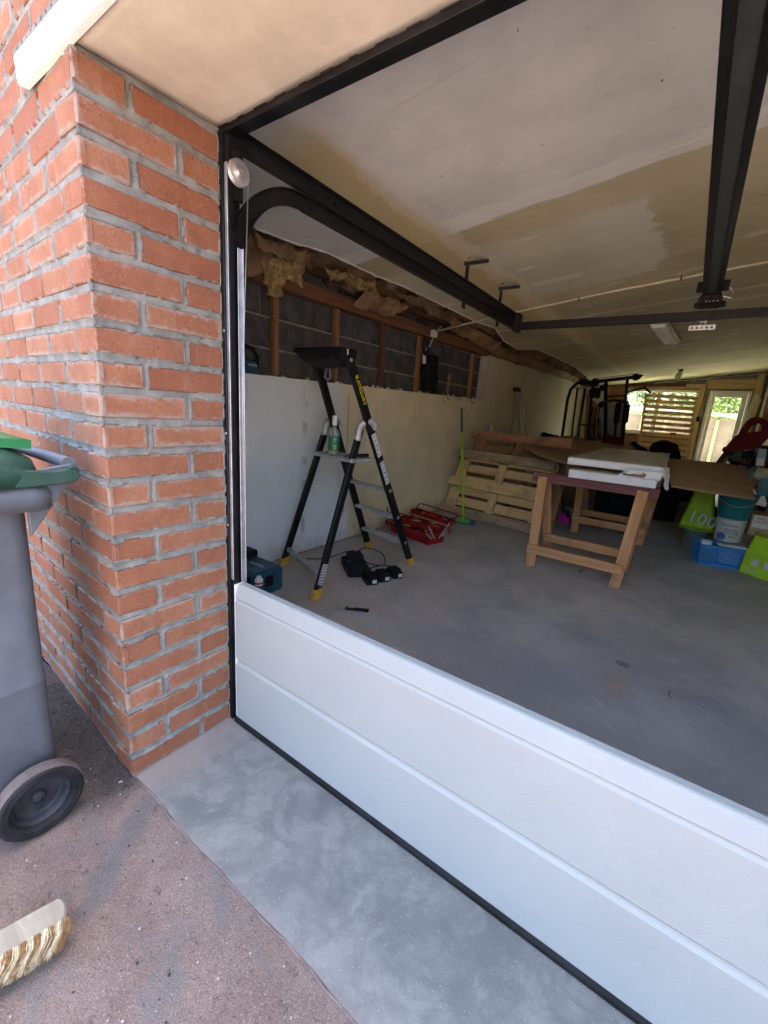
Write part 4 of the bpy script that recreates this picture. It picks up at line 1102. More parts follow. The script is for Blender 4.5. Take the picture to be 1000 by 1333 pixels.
# insulation and paper hanging out over the top plate
ins = [
 ('insulation_batt', 'large tan insulation flap drooping over the first stud, nearest the curved track', 'kraft', (-1.120, 0.937, 2.104), (-1.020, 1.021, 2.085), (-1.100, 1.149, 1.950), (-1.130, 0.942, 1.856), 18, 18, .02, .05),
 ('insulation_batt', 'shaggy hanging end of the drooping flap just above the first stud', 'wool', (-1.100, 0.997, 1.979), (-1.060, 1.212, 2.015), (-1.120, 1.180, 1.809), (-1.120, 1.094, 1.798), 12, 14, .02, .035),
 ('insulation_batt', 'yellow wool tuft right of the drooping flap under the ceiling cut', 'wool', (-1.080, 1.192, 2.055), (-1.020, 1.292, 2.033), (-1.120, 1.363, 1.946), (-1.140, 1.260, 1.940), 12, 12, .03, .05),
 ('insulation_batt', 'long tan roll edge lying along the ceiling cut above the first stud', 'kraft', (-1.000, 0.887, 2.068), (-0.950, 1.301, 2.080), (-1.000, 1.299, 2.033), (-1.050, 0.936, 2.006), 20, 8, .03, .04),
 ('insulation_batt', 'crumpled yellow wool bundle in the middle of the ceiling gap', 'wool', (-1.020, 1.487, 2.080), (-0.950, 1.963, 2.083), (-1.050, 2.038, 2.079), (-1.080, 1.714, 2.042), 18, 10, .03, .06),
 ('paper_flap', 'big loose flap of brown paper hanging point down over the top plate', 'kraft', (-1.060, 1.995, 2.048), (-1.030, 2.548, 2.045), (-1.100, 2.426, 1.937), (-1.140, 1.915, 1.926), 14, 8, .006, .035),
 ('paper_flap', 'brown paper fold right of the big loose flap', 'kraft', (-1.000, 2.129, 2.108), (-0.950, 2.772, 2.126), (-1.050, 2.842, 2.070), (-1.080, 2.593, 2.096), 12, 6, .006, .03),
 ('paper_flap', 'small pointed paper scrap near the white junction box', 'kraft', (-1.000, 2.695, 2.112), (-0.950, 3.266, 2.124), (-1.030, 3.139, 2.061), (-1.050, 2.902, 2.056), 10, 6, .006, .03),
 ('insulation_batt', 'dark crumpled insulation lying over the plate beyond the junction box', 'kraft', (-1.050, 3.429, 2.134), (-0.950, 4.560, 2.052), (-1.100, 4.665, 1.961), (-1.120, 3.506, 2.016), 22, 8, .02, .08),
 ('insulation_batt', 'long heap of brown rubble insulation above the tall far wall', 'kraft', (-1.050, 4.507, 2.056), (-1.020, 9.500, 2.098), (-1.120, 9.513, 2.017), (-1.140, 4.773, 1.939), 40, 8, .02, .09),
]
for i, (nm, lb, mt, a, b_, c, d, nx, ny, th, am) in enumerate(ins):
    q = MB(); q.sheet(a, b_, c, d, nx, ny, th, am, 7.0, seed=i*3.1, ragged=0.03)
    tag(q.build(nm, M[mt]), lb, 'insulation' if nm[0] == 'i' else 'paper', 'torn insulation above the left wall')
# backing of old wool above the plate so the void reads as filled
q = MB(); q.sheet((-1.27, 0.1, 2.06), (-1.27, 9.9, 2.14), (-0.72, 9.9, 2.22), (-0.72, 0.1, 2.16), 160, 12, 0.03, 0.10, 6.0, seed=40)
tag(q.build('loft_insulation', M['kraft']), kind='stuff')
def smooth(p, n=8):
    out = []
    for i in range(len(p)-1):
        p0 = p[max(0, i-1)]; p1 = p[i]; p2 = p[i+1]; p3 = p[min(len(p)-1, i+2)]
        for k in range(n):
            t = k/n; out.append(0.5*((2*p1)+(-p0+p2)*t+(2*p0-5*p1+4*p2-p3)*t*t+(-p0+3*p1-3*p2+p3)*t*t*t))
    return out+[p[-1]]

# =====================================================================
#  OUTSIDE: wheelie bin, brush
# =====================================================================
bn = thing('wheelie_bin', (-0.30, -0.74, 0), 'grey two-wheeled bin with a dark green lid standing against the brick wall', 'wheelie bin')
cx_, cy_ = -0.300, -0.745
def brr(z, wx, wy, r_, dy=0.0): return rrect(cx_, cy_+dy, z, wx, wy, r_, 5)
b = MB()
b.loft([brr(z_, wx_, wy_, r__, .246-wy_/2) for z_, wx_, wy_, r__ in ((.035, .43, .41, .04), (.055, .465, .44, .04), (.30, .470, .465, .04), (.395, .472, .473, .04), (.40, .476, .477, .04), (.41, .476, .477, .04), (.415, .472, .474, .04), (.60, .476, .49, .04), (.872, .486, .505, .04), (.88, .50, .53, .04))])
b.build('body', M['bin_grey'], bn)
b = MB()
b.loft([brr(0.872, .52, .56, .05, .006), brr(0.868, .545, .585, .05, .006), brr(0.905, .55, .59, .05, .006), brr(0.925, .535, .575, .05, .006), brr(0.925, .47, .50, .05, .006)])
b.build('rim', M['bin_grey'], bn)
for x in (-0.066, -0.546):
    b = MB(); b.prism([(x, -0.500, 0.80), (x, -0.425, 0.905), (x, -0.392, 0.942), (x, -0.400, 0.972), (x, -0.50, 0.955)], (0.012, 0, 0), 0.002); b.build('gusset', M['bin_grey'], bn)
b = MB(); b.tube([(-0.06, -0.405, 0.972), (-0.54, -0.405, 0.972)], 0.0155, 14); b.build('handle', M['bin_grey'], bn)
# lid
b = MB()
def lr(z, wx, wy, dy=0.0): return rrect(cx_, cy_-0.012+dy, z, wx, wy, 0.06, 5)
b.loft([lr(0.928, .555, .575), lr(0.955, .56, .58), lr(0.985, .545, .565), lr(1.012, .50, .50), lr(1.022, .40, .40), lr(1.026, .2, .2)])
lid = b.build('lid', M['bin_lid'], bn)
for x in (-0.045, -0.555):
    out = [(x, -0.64, 1.035), (x, -0.58, 1.015), (x, -0.54, 0.985), (x, -0.50, 0.966), (x, -0.45, 0.960), (x, -0.42, 0.963), (x, -0.400, 0.957), (x, -0.396, 0.946), (x, -0.402, 0.934), (x, -0.42, 0.928), (x, -0.50, 0.926), (x, -0.64, 0.926)]
    b = MB(); b.prism(out, (0.022, 0, 0), 0.003); b.build('hinge_arm', M['bin_lid'], lid)
b = MB(); b.sheet((-0.53, -0.64, 1.045), (-0.06, -0.64, 1.045), (-0.06, -0.475, 1.030), (-0.53, -0.475, 1.030), 8, 4, 0.02); b.build('lid_ridge', M['bin_lid_skylit'], lid)  # lid top with skylight painted into its green
b = MB(); b.tube([(-0.04, -0.402, 0.955), (-0.075, -0.402, 0.955)], 0.012, 10); b.build('hinge_pin', M['bin_lid'], lid)
for x in (-0.045, -0.515):
    wh = MB(); c0 = Vector((x, -0.563, 0.0965)); K = 0.89
    def ks(pr): return [(r_*K, h_) for r_, h_ in pr]
    wh.lathe(c0, ks([(0.0, 0.004), (0.020, 0.004), (0.052, 0.006), (0.060, 0.006), (0.062, 0.010), (0.064, 0.022), (0.072, 0.030)]), (1, 0, 0), 48)
    w_ = wh.build('wheel', M['wheel_disc'], bn)
    wt = MB()
    pr = [(0.070, 0.0), (0.095, 0.0), (0.104, 0.004), (0.108, 0.012), (0.108, 0.036), (0.104, 0.043), (0.098, 0.047)]
    for k in range(5): pr += [(0.0955-k*0.0032, 0.0480), (0.0943-k*0.0032, 0.0452), (0.0931-k*0.0032, 0.0480)]
    pr += [(0.079, 0.046), (0.074, 0.040), (0.072, 0.026)]
    wt.lathe(c0, ks(pr), (1, 0, 0), 56); ty = wt.build('tyre', M['tyre'], w_)
    td = MB(); td.lathe(c0, ks([(0.1078, 0.008), (0.1088, 0.012), (0.1088, 0.036), (0.1050, 0.0425)]), (1, 0, 0), 56); td.build('tread', M['tread_dust'], w_)
    hb = MB(); hb.lathe(c0, ((0.016, 0.004), (0.016, 0.016), (0.010, 0.020), (0.0, 0.021)), (1, 0, 0), 20); hb.build('hub_cap', M['wheel_disc'], w_)
b = MB(); b.tube([(-0.50, -0.563, 0.0965), (-0.045, -0.563, 0.0965)], 0.011, 10); b.build('axle', M['galv'], bn)
for xa in (-0.085, -0.515):
    b = MB(); b.box2((xa-0.01, -0.60, 0.06), (xa+0.01, -0.52, 0.15), 0.004); b.build('axle_bracket', M['bin_grey'], bn)
for xa in (-0.16, -0.30, -0.44):
    b = MB(); b.beam((xa, -0.500, 0.12), (xa, -0.492, 0.84), 0.02, 0.02, up=(0, 1, 0), bevel=0.004); b.build('moulded_rib', M['bin_grey'], bn)
b = MB(); b.tube([(-0.071, -0.644, 0.002), (-0.059, -0.637, 0.010), (-0.053, -0.628, 0.016)], 0.0012, 5); tag(b.build('wire_scrap', M['galv']), 'thin bent wire scrap on the tarmac beside the bin wheel', 'wire')

# brush lying on its side
br = thing('brush', (0.24, -0.72, 0), 'wooden broom head with brown and cream bristles lying on the pink tarmac', 'brush')
A0, A1 = Vector((0.226, -0.800, 0.035)), Vector((0.269, -0.623, 0.035))
ax = (A1-A0).normalized(); sd = Vector((ax.y, -ax.x, 0))
pts = []
for s, w_ in ((0, 1), ): pass
L_ = (A1-A0).length
poly = []
hw = 0.032
for k in range(9):
    a = -math.pi/2+math.pi*k/8; poly.append(A1 + ax*math.cos(a)*0.016 - sd*math.sin(a)*hw*-1)
for p in (A0 - sd*hw*-1, A0 - sd*hw): poly.append(p)
poly = [Vector((p.x, p.y, 0.020)) for p in poly]
b = MB(); b.prism(poly, (0, 0, 0.030), 0.004)
me_o = b.build('block', M['brush_wood'], br)
M['bristle_brown'] = plain('brown_bristle', (0.27, 0.15, 0.055), 0.8, 0, 0.35, 120, 0.3)
M['bristle_cream'] = plain('cream_bristle', (0.62, 0.54, 0.36), 0.8, 0, 0.25, 120, 0.3)
nt = 38
for i in range(nt):
    c0 = A1 + ax*0.010 - ax*i*0.0112 + sd*(hw*0.97)
    b = MB()
    for k in range(75):
        o_ = Vector((random.gauss(0, 0.0028), random.gauss(0, 0.0055), random.uniform(-0.016, -0.003)))
        st_ = c0 + ax*o_.x + Vector((0, 0, 0.026+o_.z))
        sp = 1.6
        ln = random.uniform(0.036, 0.047)
        tp = c0 + ax*(o_.x*sp + random.gauss(0, 0.002) - 0.020) + sd*ln + Vector((0, 0, 0.014+o_.z*1.4))
        mid = st_.lerp(tp, 0.5) + Vector((0, 0, 0.004)) + ax*0.010
        tp += Vector((random.gauss(0, .0016), random.gauss(0, .0016), 0)); tp.z = max(tp.z, 0.0006)
        b.tube([st_, mid, tp], [0.0007, 0.0007, 0.0005], 3, cap=False)
    b.build('bristle_tuft', M['bristle_brown'] if i % 2 == 0 else M['bristle_cream'], br)

# =====================================================================
#  LADDER
# =====================================================================
ld = thing('step_ladder', (-0.7, 1.4, 0), 'black platform step ladder with aluminium treads and yellow feet by the blue wall', 'step ladder')
C0, C1 = Vector((-.382, 1.872, 0.0)), Vector((-.45, 1.10, 1.43))
D0, D1 = Vector((-.86, 1.955, 0.0)), Vector((-.80, 1.20, 1.43))
E0, E1 = Vector((-.485, .93, 0.0)), Vector((-.47, 1.27, 1.035))
F0, F1 = Vector((-1.045, 1.165, 0.0)), Vector((-.85, 1.38, 1.03))
for nm, a, c, w_ in (('climbing_rail', C0, C1, 0.058), ('climbing_rail', D0, D1, 0.058), ('support_leg', E0, E1, 0.050), ('support_leg', F0, F1, 0.050)):
    b = MB(); d = (c-a).normalized(); b.beam(a+d*0.05, c, w_, 0.024, up=(1, 0, 0), bevel=0.003)
    lg = b.build(nm, M['black_metal'], ld)
    b = MB(); u = Vector((0, 1, 0)); y = Vector((1, 0, 0)).cross(d).normalized(); s_ = -1 if a.y > 1.5 else 1
    q = [a+y*s_*(-0.040)+Vector((0, 0, 0.0)), a+y*s_*0.034, a+y*s_*0.033+d*0.055, a-y*s_*0.033+d*0.085]
    for v in q[:2]: v.z = 0.001
    b.prism([v+Vector((-0.019, 0, 0)) for v in q], (0.038, 0, 0), 0.003); b.build('foot', M['yellow_foot'], lg)
def tread(name, z, dz=0.0, dep=0.065, mat='grey_alu'):
    t = z/1.43; a = C0.lerp(C1, t); c = D0.lerp(D1, t); b = MB()
    e = (c-a).normalized()*0.014
    b.beam(a+e, c-e, dep, 0.010, bevel=0.002)
    for k in (-1, -.33, .33, 1): b.beam(a+e+Vector((0, k*dep*0.42, -0.009)), c-e+Vector((0, k*dep*0.42, -0.009)), 0.004, 0.010)
    for k in range(5): b.beam(a+e+Vector((0, (k-2)*dep*0.2, 0.006)), c-e+Vector((0, (k-2)*dep*0.2, 0.006)), 0.003, 0.002)
    o = b.build(name, M[mat], ld)
    b = MB()
    for p, s in ((a, 1), (c, -1)):
        b.lathe(p+Vector((0.012*s, 0.0, -0.002)), ((0.013, 0), (0.013, 0.003*1), (0.006, 0.004), (0, 0.004)), (s, 0, 0), 14)
    b.build('rivet', M['galv'], o)
for z in (0.205, 0.415, 0.620): tread('tread', z)
b = MB(); b.beam((-0.435, 1.27, 0.835), (-0.835, 1.34, 0.835), 0.20, 0.022, bevel=0.003)
for k in range(8): b.beam((-0.435, 1.18+k*0.024, 0.848), (-0.835, 1.25+k*0.024, 0.848), 0.006, 0.003)
b.build('platform', M['grey_alu'], ld)
def knuckle(pts):
    b = MB(); b.tube(smooth([Vector(p) for p in pts], 5), 0.024, 12)
    return b.build('knuckle', M['grey_alu'], ld)
knuckle([(-.470, 1.243, .955), (-.468, 1.250, 1.02), (-.455, 1.272, 1.062), (-.425, 1.315, 1.072), (-.408, 1.345, 1.035)])
knuckle([(-.850, 1.355, .955), (-.850, 1.365, 1.02), (-.845, 1.39, 1.055), (-.838, 1.43, 1.062), (-.826, 1.465, 1.03)])
b = MB(); b.beam(E0.lerp(E1, 0.125), F0.lerp(F1, 0.125), 0.026, 0.034, bevel=0.004); b.build('spreader_bar', M['grey_alu'], ld)
b = MB()
b.loft([[(-0.84, 1.065, 1.478), (-0.46, 1.03, 1.470), (-0.44, 1.15, 1.470), (-0.82, 1.25, 1.482)], [(-0.85, 1.06, 1.455), (-0.45, 1.03, 1.450), (-0.43, 1.15, 1.450), (-0.82, 1.25, 1.455)], [(-0.80, 1.10, 1.405), (-0.47, 1.045, 1.405), (-0.44, 1.14, 1.395), (-0.80, 1.24, 1.395)], [(-0.76, 1.16, 1.375), (-0.50, 1.10, 1.375), (-0.47, 1.13, 1.37), (-0.78, 1.22, 1.37)]], smooth=False)
tr_ = b.build('tool_tray', M['black_matte'], ld)
b = MB()
for k in range(5): b.beam((-0.80+k*0.075, 1.07-k*0.012, 1.43), (-0.77+k*0.07, 1.16-k*0.008, 1.385), 0.006, 0.02)
b.build('tray_rib', M['black_matte'], tr_)
b = MB(); b.tube([(-0.66, 1.15, 1.37), (-0.665, 1.14, 1.32), (-0.65, 1.15, 1.30), (-0.635, 1.16, 1.32), (-0.64, 1.155, 1.37)], 0.004, 6); b.build('tray_clip', M['galv'], tr_)
b = MB()
for z, x in ((1.41, -0.437), ): b.lathe((x-0.0, 1.11, z), ((0.011, 0), (0.011, 0.004), (0.004, 0.005), (0, 0.005)), (1, 0, 0), 12)
for t in (0.085, 0.80): 
    p = E0.lerp(E1, t); b.lathe(p+Vector((0.0125, 0, 0)), ((0.009, 0), (0.009, 0.003), (0, 0.004)), (1, 0, 0), 10)
b.box((-0.455, 1.085, 1.45), (0.03, 0.012, 0.03), None, 0.003)
b.build('rivet', M['galv'], ld)
rd = (C1-C0).normalized(); rn = Vector((1, 0.04, 0.05)).normalized()
def onrail(t, dy=0.0, off=0.0135): 
    p = C0.lerp(C1, t); return p + Vector((off, 0, 0))
lettering('centaure', onrail(0.875), -rd*-1, Vector((0, -1, -0.2)), 0.052, M['print_yellow'], ld)
for t0, t1 in ((0.60, 0.70), (0.47, 0.575)):
    b = MB(); b.beam(C0.lerp(C1, t0)+Vector((0.0128, 0, 0)), C0.lerp(C1, t1)+Vector((0.0128, 0, 0)), 0.040, 0.0012, up=(1, 0, 0)); sk = b.build('sticker', M['print_white'], ld)
    for k in range(5):
        p = C0.lerp(C1, t0+(t1-t0)*(k+0.5)/5)+Vector((0.0137, 0, 0)); b = MB(); b.beam(p-rd*0.002, p+rd*random.uniform(0.001, 0.006), random.uniform(0.016, 0.030), 0.0006, up=(1, 0, 0)); b.build('print', M['print_dark'], sk)
b = MB(); fd = (E1-E0).normalized()
b.beam(E0.lerp(E1, 0.088)+Vector((0.0128, 0, 0)), E0.lerp(E1, 0.205)+Vector((0.0128, 0, 0)), 0.044, 0.0014, up=(1, 0, 0))
b.beam(E0.lerp(E1, 0.088)+Vector((0, -0.0255, 0)), E0.lerp(E1, 0.205)+Vector((0, -0.0255, 0)), 0.0014, 0.020, up=(1, 0, 0))
sk = b.build('safety_sticker', M['print_white'], ld)
b = MB()
for k in range(7):
    for j in (-1, 0, 1):
        p = E0.lerp(E1, 0.096+k*0.0162)+Vector((0.0138, j*0.0135, j*-0.003)); b.box(p, (0.0008, 0.0075, 0.010), None)
tag(b.build('print', M['print_dark'], sk), kind='stuff')

# spray bottle on the platform
sb = thing('spray_bottle', (-0.655, 1.24, 0.851), 'clear spray bottle with a green label and white cap on the ladder platform', 'bottle')
c0 = Vector((-0.655, 1.235, 0.851))
b = MB(); b.lathe(c0, ((0, 0), (0.034, 0), (0.036, 0.006), (0.036, 0.125), (0.030, 0.145), (0.014, 0.165), (0.012, 0.195), (0, 0.195)), (0, 0, 1), 24); bt = b.build('bottle', M['clear'], sb)
M['label_green'] = plain('green_label', (0.02, 0.17, 0.06), 0.5, 0, 0.15, 20, 0.02)
M['liquid'] = plain('pale_green_liquid', (0.30, 0.42, 0.14), 0.3, 0, 0.1, 20, 0.0)
b = MB(); b.lathe(c0, ((0.0366, 0.028), (0.0366, 0.118)), (0, 0, 1), 24); b.build('label', M['label_green'], bt)
b = MB()
for k, (z, w_) in enumerate(((0.10, 0.03), (0.088, 0.02), (0.06, 0.035), (0.05, 0.028), (0.04, 0.03))): b.box(c0+Vector((0.030, -0.0215, z)), (w_*0.6, 0.0008, 0.004), Matrix.Rotation(R(48), 3, 'Z'))
b.build('print', M['print_white'], bt)
b = MB(); b.lathe(c0, ((0, 0.004), (0.033, 0.004), (0.033, 0.026), (0, 0.026)), (0, 0, 1), 20); b.build('liquid', M['liquid'], bt)
b = MB(); b.lathe(c0, ((0.015, 0.185), (0.016, 0.215), (0.015, 0.235), (0.012, 0.245), (0, 0.245)), (0, 0, 1), 18); b.box(c0+Vector((0.012, -0.012, 0.228)), (0.035, 0.014, 0.02), Matrix.Rotation(R(-45), 3, 'Z'), 0.003); b.build('cap', M['white'], sb)
b = MB(); b.sheet((-0.60, 1.22, 0.852), (-0.52, 1.22, 0.852), (-0.52, 1.30, 0.852), (-0.60, 1.30, 0.852), 10, 8, 0.006, 0.03, 20); tag(b.build('rag', plain('dirty_rag', (0.30, 0.17, 0.13), 0.9, 0, 0.3, 20, 0.3)), 'small crumpled brownish rag beside the bottle on the ladder platform', 'rag')
b = MB(); b.beam((-0.48, 1.27, 0.862), (-0.46, 1.35, 0.862), 0.02, 0.022, bevel=0.004); b.beam((-0.49, 1.22, 0.862), (-0.48, 1.27, 0.862), 0.008, 0.008, bevel=0.002); tag(b.build('screwdriver', M['black_matte']), 'stubby black screwdriver lying on the ladder platform behind the rag', 'screwdriver')

# =====================================================================
#  POWER TOOLS AND BITS ON THE FLOOR
# =====================================================================
tc = thing('tool_case', (-0.86, 0.80, 0), 'petrol blue stackable power tool case on the floor behind the door panel', 'tool case')
b = MB(); b.box2((-1.13, 0.68, 0.0), (-0.735, 0.90, 0.150), 0.010); cs = b.build('body', M['teal_case'], tc)
b = MB()
for x in (-1.06, -0.80): b.box2((x-0.03, 0.673, 0.05), (x+0.03, 0.679, 0.13), 0.002)
b.box2((-0.7345, 0.755, 0.055), (-0.729, 0.815, 0.125), 0.003)
b.build('latch', M['black_matte'], tc)
b = MB(); b.box2((-1.12, 0.69, 0.151), (-0.745, 0.89, 0.160), 0.004); b.box2((-0.99, 0.70, 0.161), (-0.87, 0.72, 0.175), 0.004); b.build('lid', M['teal_case'], tc)
lettering('MAKITA', (-0.86, 0.790, 0.1612), (1, 0.0, 0), (0, 1, 0), 0.036, M['print_white'], tc)
lettering('MAKSTOR', (-0.86, 0.6784, 0.10), (1, 0, 0), (0, 0, 1), 0.030, M['print_white'], tc)
b = MB(); b.box((-0.845, 0.677, 0.055), (0.055, 0.0016, 0.035)); st2 = b.build('sticker', M['print_white'], tc)
b = MB(); b.box((-0.845, 0.6755, 0.045), (0.055, 0.0012, 0.012)); b.build('print', M['print_red'], st2)
b = MB(); b.box2((-1.13, 0.70, 0.1615), (-0.95, 0.88, 0.215), 0.012); tag(b.build('tool_bag', M['black_matte']), 'soft black pouch on top of the petrol blue tool case', 'tool bag')

sc = thing('sealant_cartridge', (-0.709, 0.688, 0.000), 'dark blue sealant cartridge with a white cap standing by the blue case', 'sealant tube')
c0 = Vector(sc['_o']); 
M['navy'] = plain('navy_tube', (0.012, 0.022, 0.11), 0.35, 0, 0.1, 12, 0.02)
b = MB(); b.lathe(c0, ((0, 0), (0.022, 0), (0.023, 0.004), (0.023, 0.105), (0.0, 0.105)), (0, 0, 1), 22); b.build('tube', M['navy'], sc)
b = MB(); b.lathe(c0, ((0.024, 0.103), (0.0245, 0.135), (0.020, 0.142), (0.014, 0.145), (0.014, 0.155), (0, 0.156)), (0, 0, 1), 22); cp = b.build('cap', M['white'], sc)
b = MB(); b.lathe(c0, ((0.0250, 0.112), (0.0250, 0.124)), (0, 0, 1), 22); b.build('band', M['print_red'], cp)
b = MB(); b.box(Vector((-0.723, 0.762, 0.020)), (0.03, 0.05, 0.05), Matrix.Rotation(0.4, 3, 'Z'), 0.006); tag(b.build('small_block', M['teal_case']), 'small petrol blue plastic piece between the case and the cartridge', 'box')

ch = thing('battery_charger', (-0.62, 1.50, 0), 'black twin power tool battery charger on the floor with its lead coiled behind', 'charger')
rot = Matrix.Rotation(R(-38), 3, 'Z'); q0 = Vector((-0.615, 1.475, 0))
def ch_box(mb, dx, dy, z, sx, sy, sz, bev=0.008): mb.box(q0 + rot @ Vector((dx, dy, z)), (sx, sy, sz), rot, bev)
b = MB(); ch_box(b, 0, 0, 0.033, 0.29, 0.165, 0.064, 0.012); ch_box(b, -0.085, 0.012, 0.080, 0.105, 0.115, 0.045, 0.008); ch_box(b, 0.075, 0.005, 0.070, 0.095, 0.120, 0.018, 0.006); b.build('body', M['black_matte'], ch)
b = MB(); 
for k in range(7): ch_box(b, -0.015+k*0.010, -0.083, 0.030, 0.004, 0.005, 0.036, 0.001)
b.build('vent', M['black_metal'], ch)
b = MB(); ch_box(b, -0.005, -0.045, 0.067, 0.035, 0.03, 0.006, 0.002); b.build('panel', M['teal_case'], ch)
b = MB()
pts = [q0+Vector((-0.06, 0.05, 0.03)), q0+Vector((-0.12, 0.10, 0.05)), q0+Vector((-0.10, 0.24, 0.09)), q0+Vector((0.02, 0.30, 0.06)), q0+Vector((0.10, 0.22, 0.01)), q0+Vector((0.02, 0.12, 0.03)), q0+Vector((-0.16, 0.16, 0.07)), q0+Vector((-0.30, 0.02, 0.008)), q0+Vector((-0.40, -0.10, 0.006))]
b.tube(smooth(pts), 0.0038, 6)
pts = [q0+Vector((0.10, 0.00, 0.03)), q0+Vector((0.16, 0.10, 0.055)), q0+Vector((0.20, 0.17, 0.03)), q0+Vector((0.17, 0.08, 0.005)), q0+Vector((0.12, -0.04, 0.006))]
b.tube(smooth(pts), 0.0038, 6); b.build('lead', M['black_matte'], ch)
gp = 'black tool batteries lying in a row on the floor'
for i, (px, py, lb) in enumerate(((484, 756, 'black tool battery nearest the ladder leg, leftmost of the row of three'), (496, 751, 'middle black tool battery of the row of three'), (508, 747, 'black tool battery at the right end of the row of three'))):
    p = Vector(((-0.405, 1.375, 0), (-0.375, 1.475, 0), (-0.345, 1.585, 0))[i])
    bt = thing('tool_battery', p, lb, 'battery', gp); rr = Matrix.Rotation(R(55+i*4), 3, 'Z')
    b = MB(); b.box(p+Vector((0, 0, 0.025)), (0.085, 0.125, 0.050), rr, 0.009); b.box(p+Vector((0, 0, 0.056)), (0.060, 0.095, 0.014), rr, 0.004)
    for s in (-1, 1): b.box(p+rr @ Vector((s*0.027, 0, 0.061)), (0.008, 0.08, 0.010), rr, 0.002)
    b.build('body', M['black_matte'], bt)
    b = MB(); b.box(p+rr @ Vector((0.014, -0.0635, 0.028)), (0.030, 0.002, 0.024), rr); b.build('sticker', M['print_white'], bt)
kn = thing('utility_knife', (-0.22, 0.98, 0), 'black and yellow utility knife lying on the concrete near the door', 'knife')
k0, k1 = Vector((-0.262, 0.957, 0.010)), Vector((-0.145, 1.022, 0.010)); kd = (k1-k0).normalized()
b = MB(); b.beam(k0, k1, 0.024, 0.014, bevel=0.004); b.beam(k1-kd*0.03, k1+kd*0.004, 0.030, 0.015, bevel=0.004); b.build('handle', M['black_matte'], kn)
b = MB(); b.beam(k0+kd*0.015, k0+kd*0.055, 0.012, 0.018, bevel=0.002); b.build('slider', M['yellow_foot'], kn)
b = MB(); b.beam(k1-kd*0.025+Vector((-.004, .008, 0)), k1+kd*0.002+Vector((-.004, .008, 0)), 0.010, 0.017, bevel=0.002); b.build('grip', M['yellow_foot'], kn)
b = MB(); b.beam(k0-kd*0.055, k0, 0.014, 0.0012); b.build('blade', M['grey_alu'], kn)
for i, (a, c) in enumerate((((444, 830), (458, 828)), ((455, 825), (461, 822)), ((452, 827), (456, 829)))):
    pass
b = MB(); b.tube([(-0.084, 0.726, 0.004), (-0.049, 0.722, 0.006), (-0.041, 0.750, 0.006), (-0.046, 0.773, 0.012)], 0.003, 6); tag(b.build('wire_offcut', M['black_matte']), 'short black offcut on the floor just behind the white panel', 'offcut')
b = MB(); b.box(Vector((-0.360, 0.725, 0.006)), (0.03, 0.02, 0.012), None, 0.003); tag(b.build('plastic_clip', M['black_matte']), 'small black clip on the floor close behind the panel top', 'clip')
b = MB(); b.box(Vector((0.676, 2.727, 0.004)), (0.018, 0.014, 0.008), None, 0.002); b.box(Vector((0.683, 2.780, 0.004)), (0.03, 0.006, 0.006), Matrix.Rotation(0.6, 3, 'Z'), 0.001); tag(b.build('debris', M['dark_crumb']), 'tiny dark scrap on the floor in front of the trestle', 'scrap')
b = MB(); b.tube([(1.332, 1.351, 0.003), (1.328, 1.317, 0.004), (1.340, 1.302, 0.003)], 0.002, 5); tag(b.build('dry_leaf', M['stud_dark']), 'tiny dry leaf curl on the concrete in front of the panel', 'leaf')

# red cantilever toolbox
tb = thing('toolbox', (-0.8, 2.55, 0), 'open red metal cantilever toolbox full of tools beside the ladder', 'toolbox')
a0, a1 = Vector((-1.02, 2.52, 0)), Vector((-0.53, 2.40, 0)); ad = (a1-a0).normalized(); an = Vector((-ad.y, ad.x, 0))
def trayb(name, p, q, w, z0, z1, open_=True):
    b = MB(); t = 0.003
    A = p - an*w/2; B_ = q - an*w/2; C_ = q + an*w/2; D_ = p + an*w/2
    for u_, v_ in ((A, B_), (B_, C_), (C_, D_), (D_, A)):
        b.beam(Vector((u_.x, u_.y, (z0+z1)/2)), Vector((v_.x, v_.y, (z0+z1)/2)), t, z1-z0)
        b.tube([Vector((u_.x, u_.y, z1)), Vector((v_.x, v_.y, z1))], 0.0035, 6)
    b.beam(Vector(((A+D_)/2).to_tuple()[:2]+(z0+0.002,)), Vector(((B_+C_)/2).to_tuple()[:2]+(z0+0.002,)), w, t)
    return b.build(name, M['red_paint'], tb)
def junk(parent, p, q, w, z, n, seed):
    rnd_ = random.Random(seed)
    for i in range(n):
        u = rnd_.uniform(0.08, 0.92); c = p.lerp(q, u) + an*rnd_.uniform(-.35, .35)*w; c.z = z+rnd_.uniform(0, 0.02)
        d_ = ad*rnd_.uniform(0.03, 0.08)+an*rnd_.uniform(-0.03, 0.03)+Vector((0, 0, rnd_.uniform(-0.01, 0.02)))
        b = MB(); b.tube([c-d_, c, c+d_], [0.004, 0.004+rnd_.uniform(0, .004), 0.008], 6)
        b.build('hand_tool', M[rnd_.choice(['galv', 'black_matte', 'black_matte', 'grey_alu', 'red_dark', 'yellow_foot'])], parent)
base_ = trayb('base', a0+an*0.10, a1+an*0.10, 0.205, 0.0, 0.095)
lo = trayb('lower_tray', a0+an*-0.035-ad*0.0, a1-an*0.035, 0.10, 0.085, 0.125); junk(lo, a0-an*0.035, a1-an*0.035, 0.09, 0.105, 12, 1)
hi = trayb('upper_tray', a0-an*0.0-Vector((0, 0, 0)), a1-an*0.0, 0.095, 0.150, 0.190) ; junk(hi, a0, a1, 0.08, 0.165, 9, 2)
lo2 = trayb('lower_tray', a0+an*0.235, a1+an*0.235, 0.10, 0.085, 0.125); junk(lo2, a0+an*0.235, a1+an*0.235, 0.09, 0.105, 8, 3)
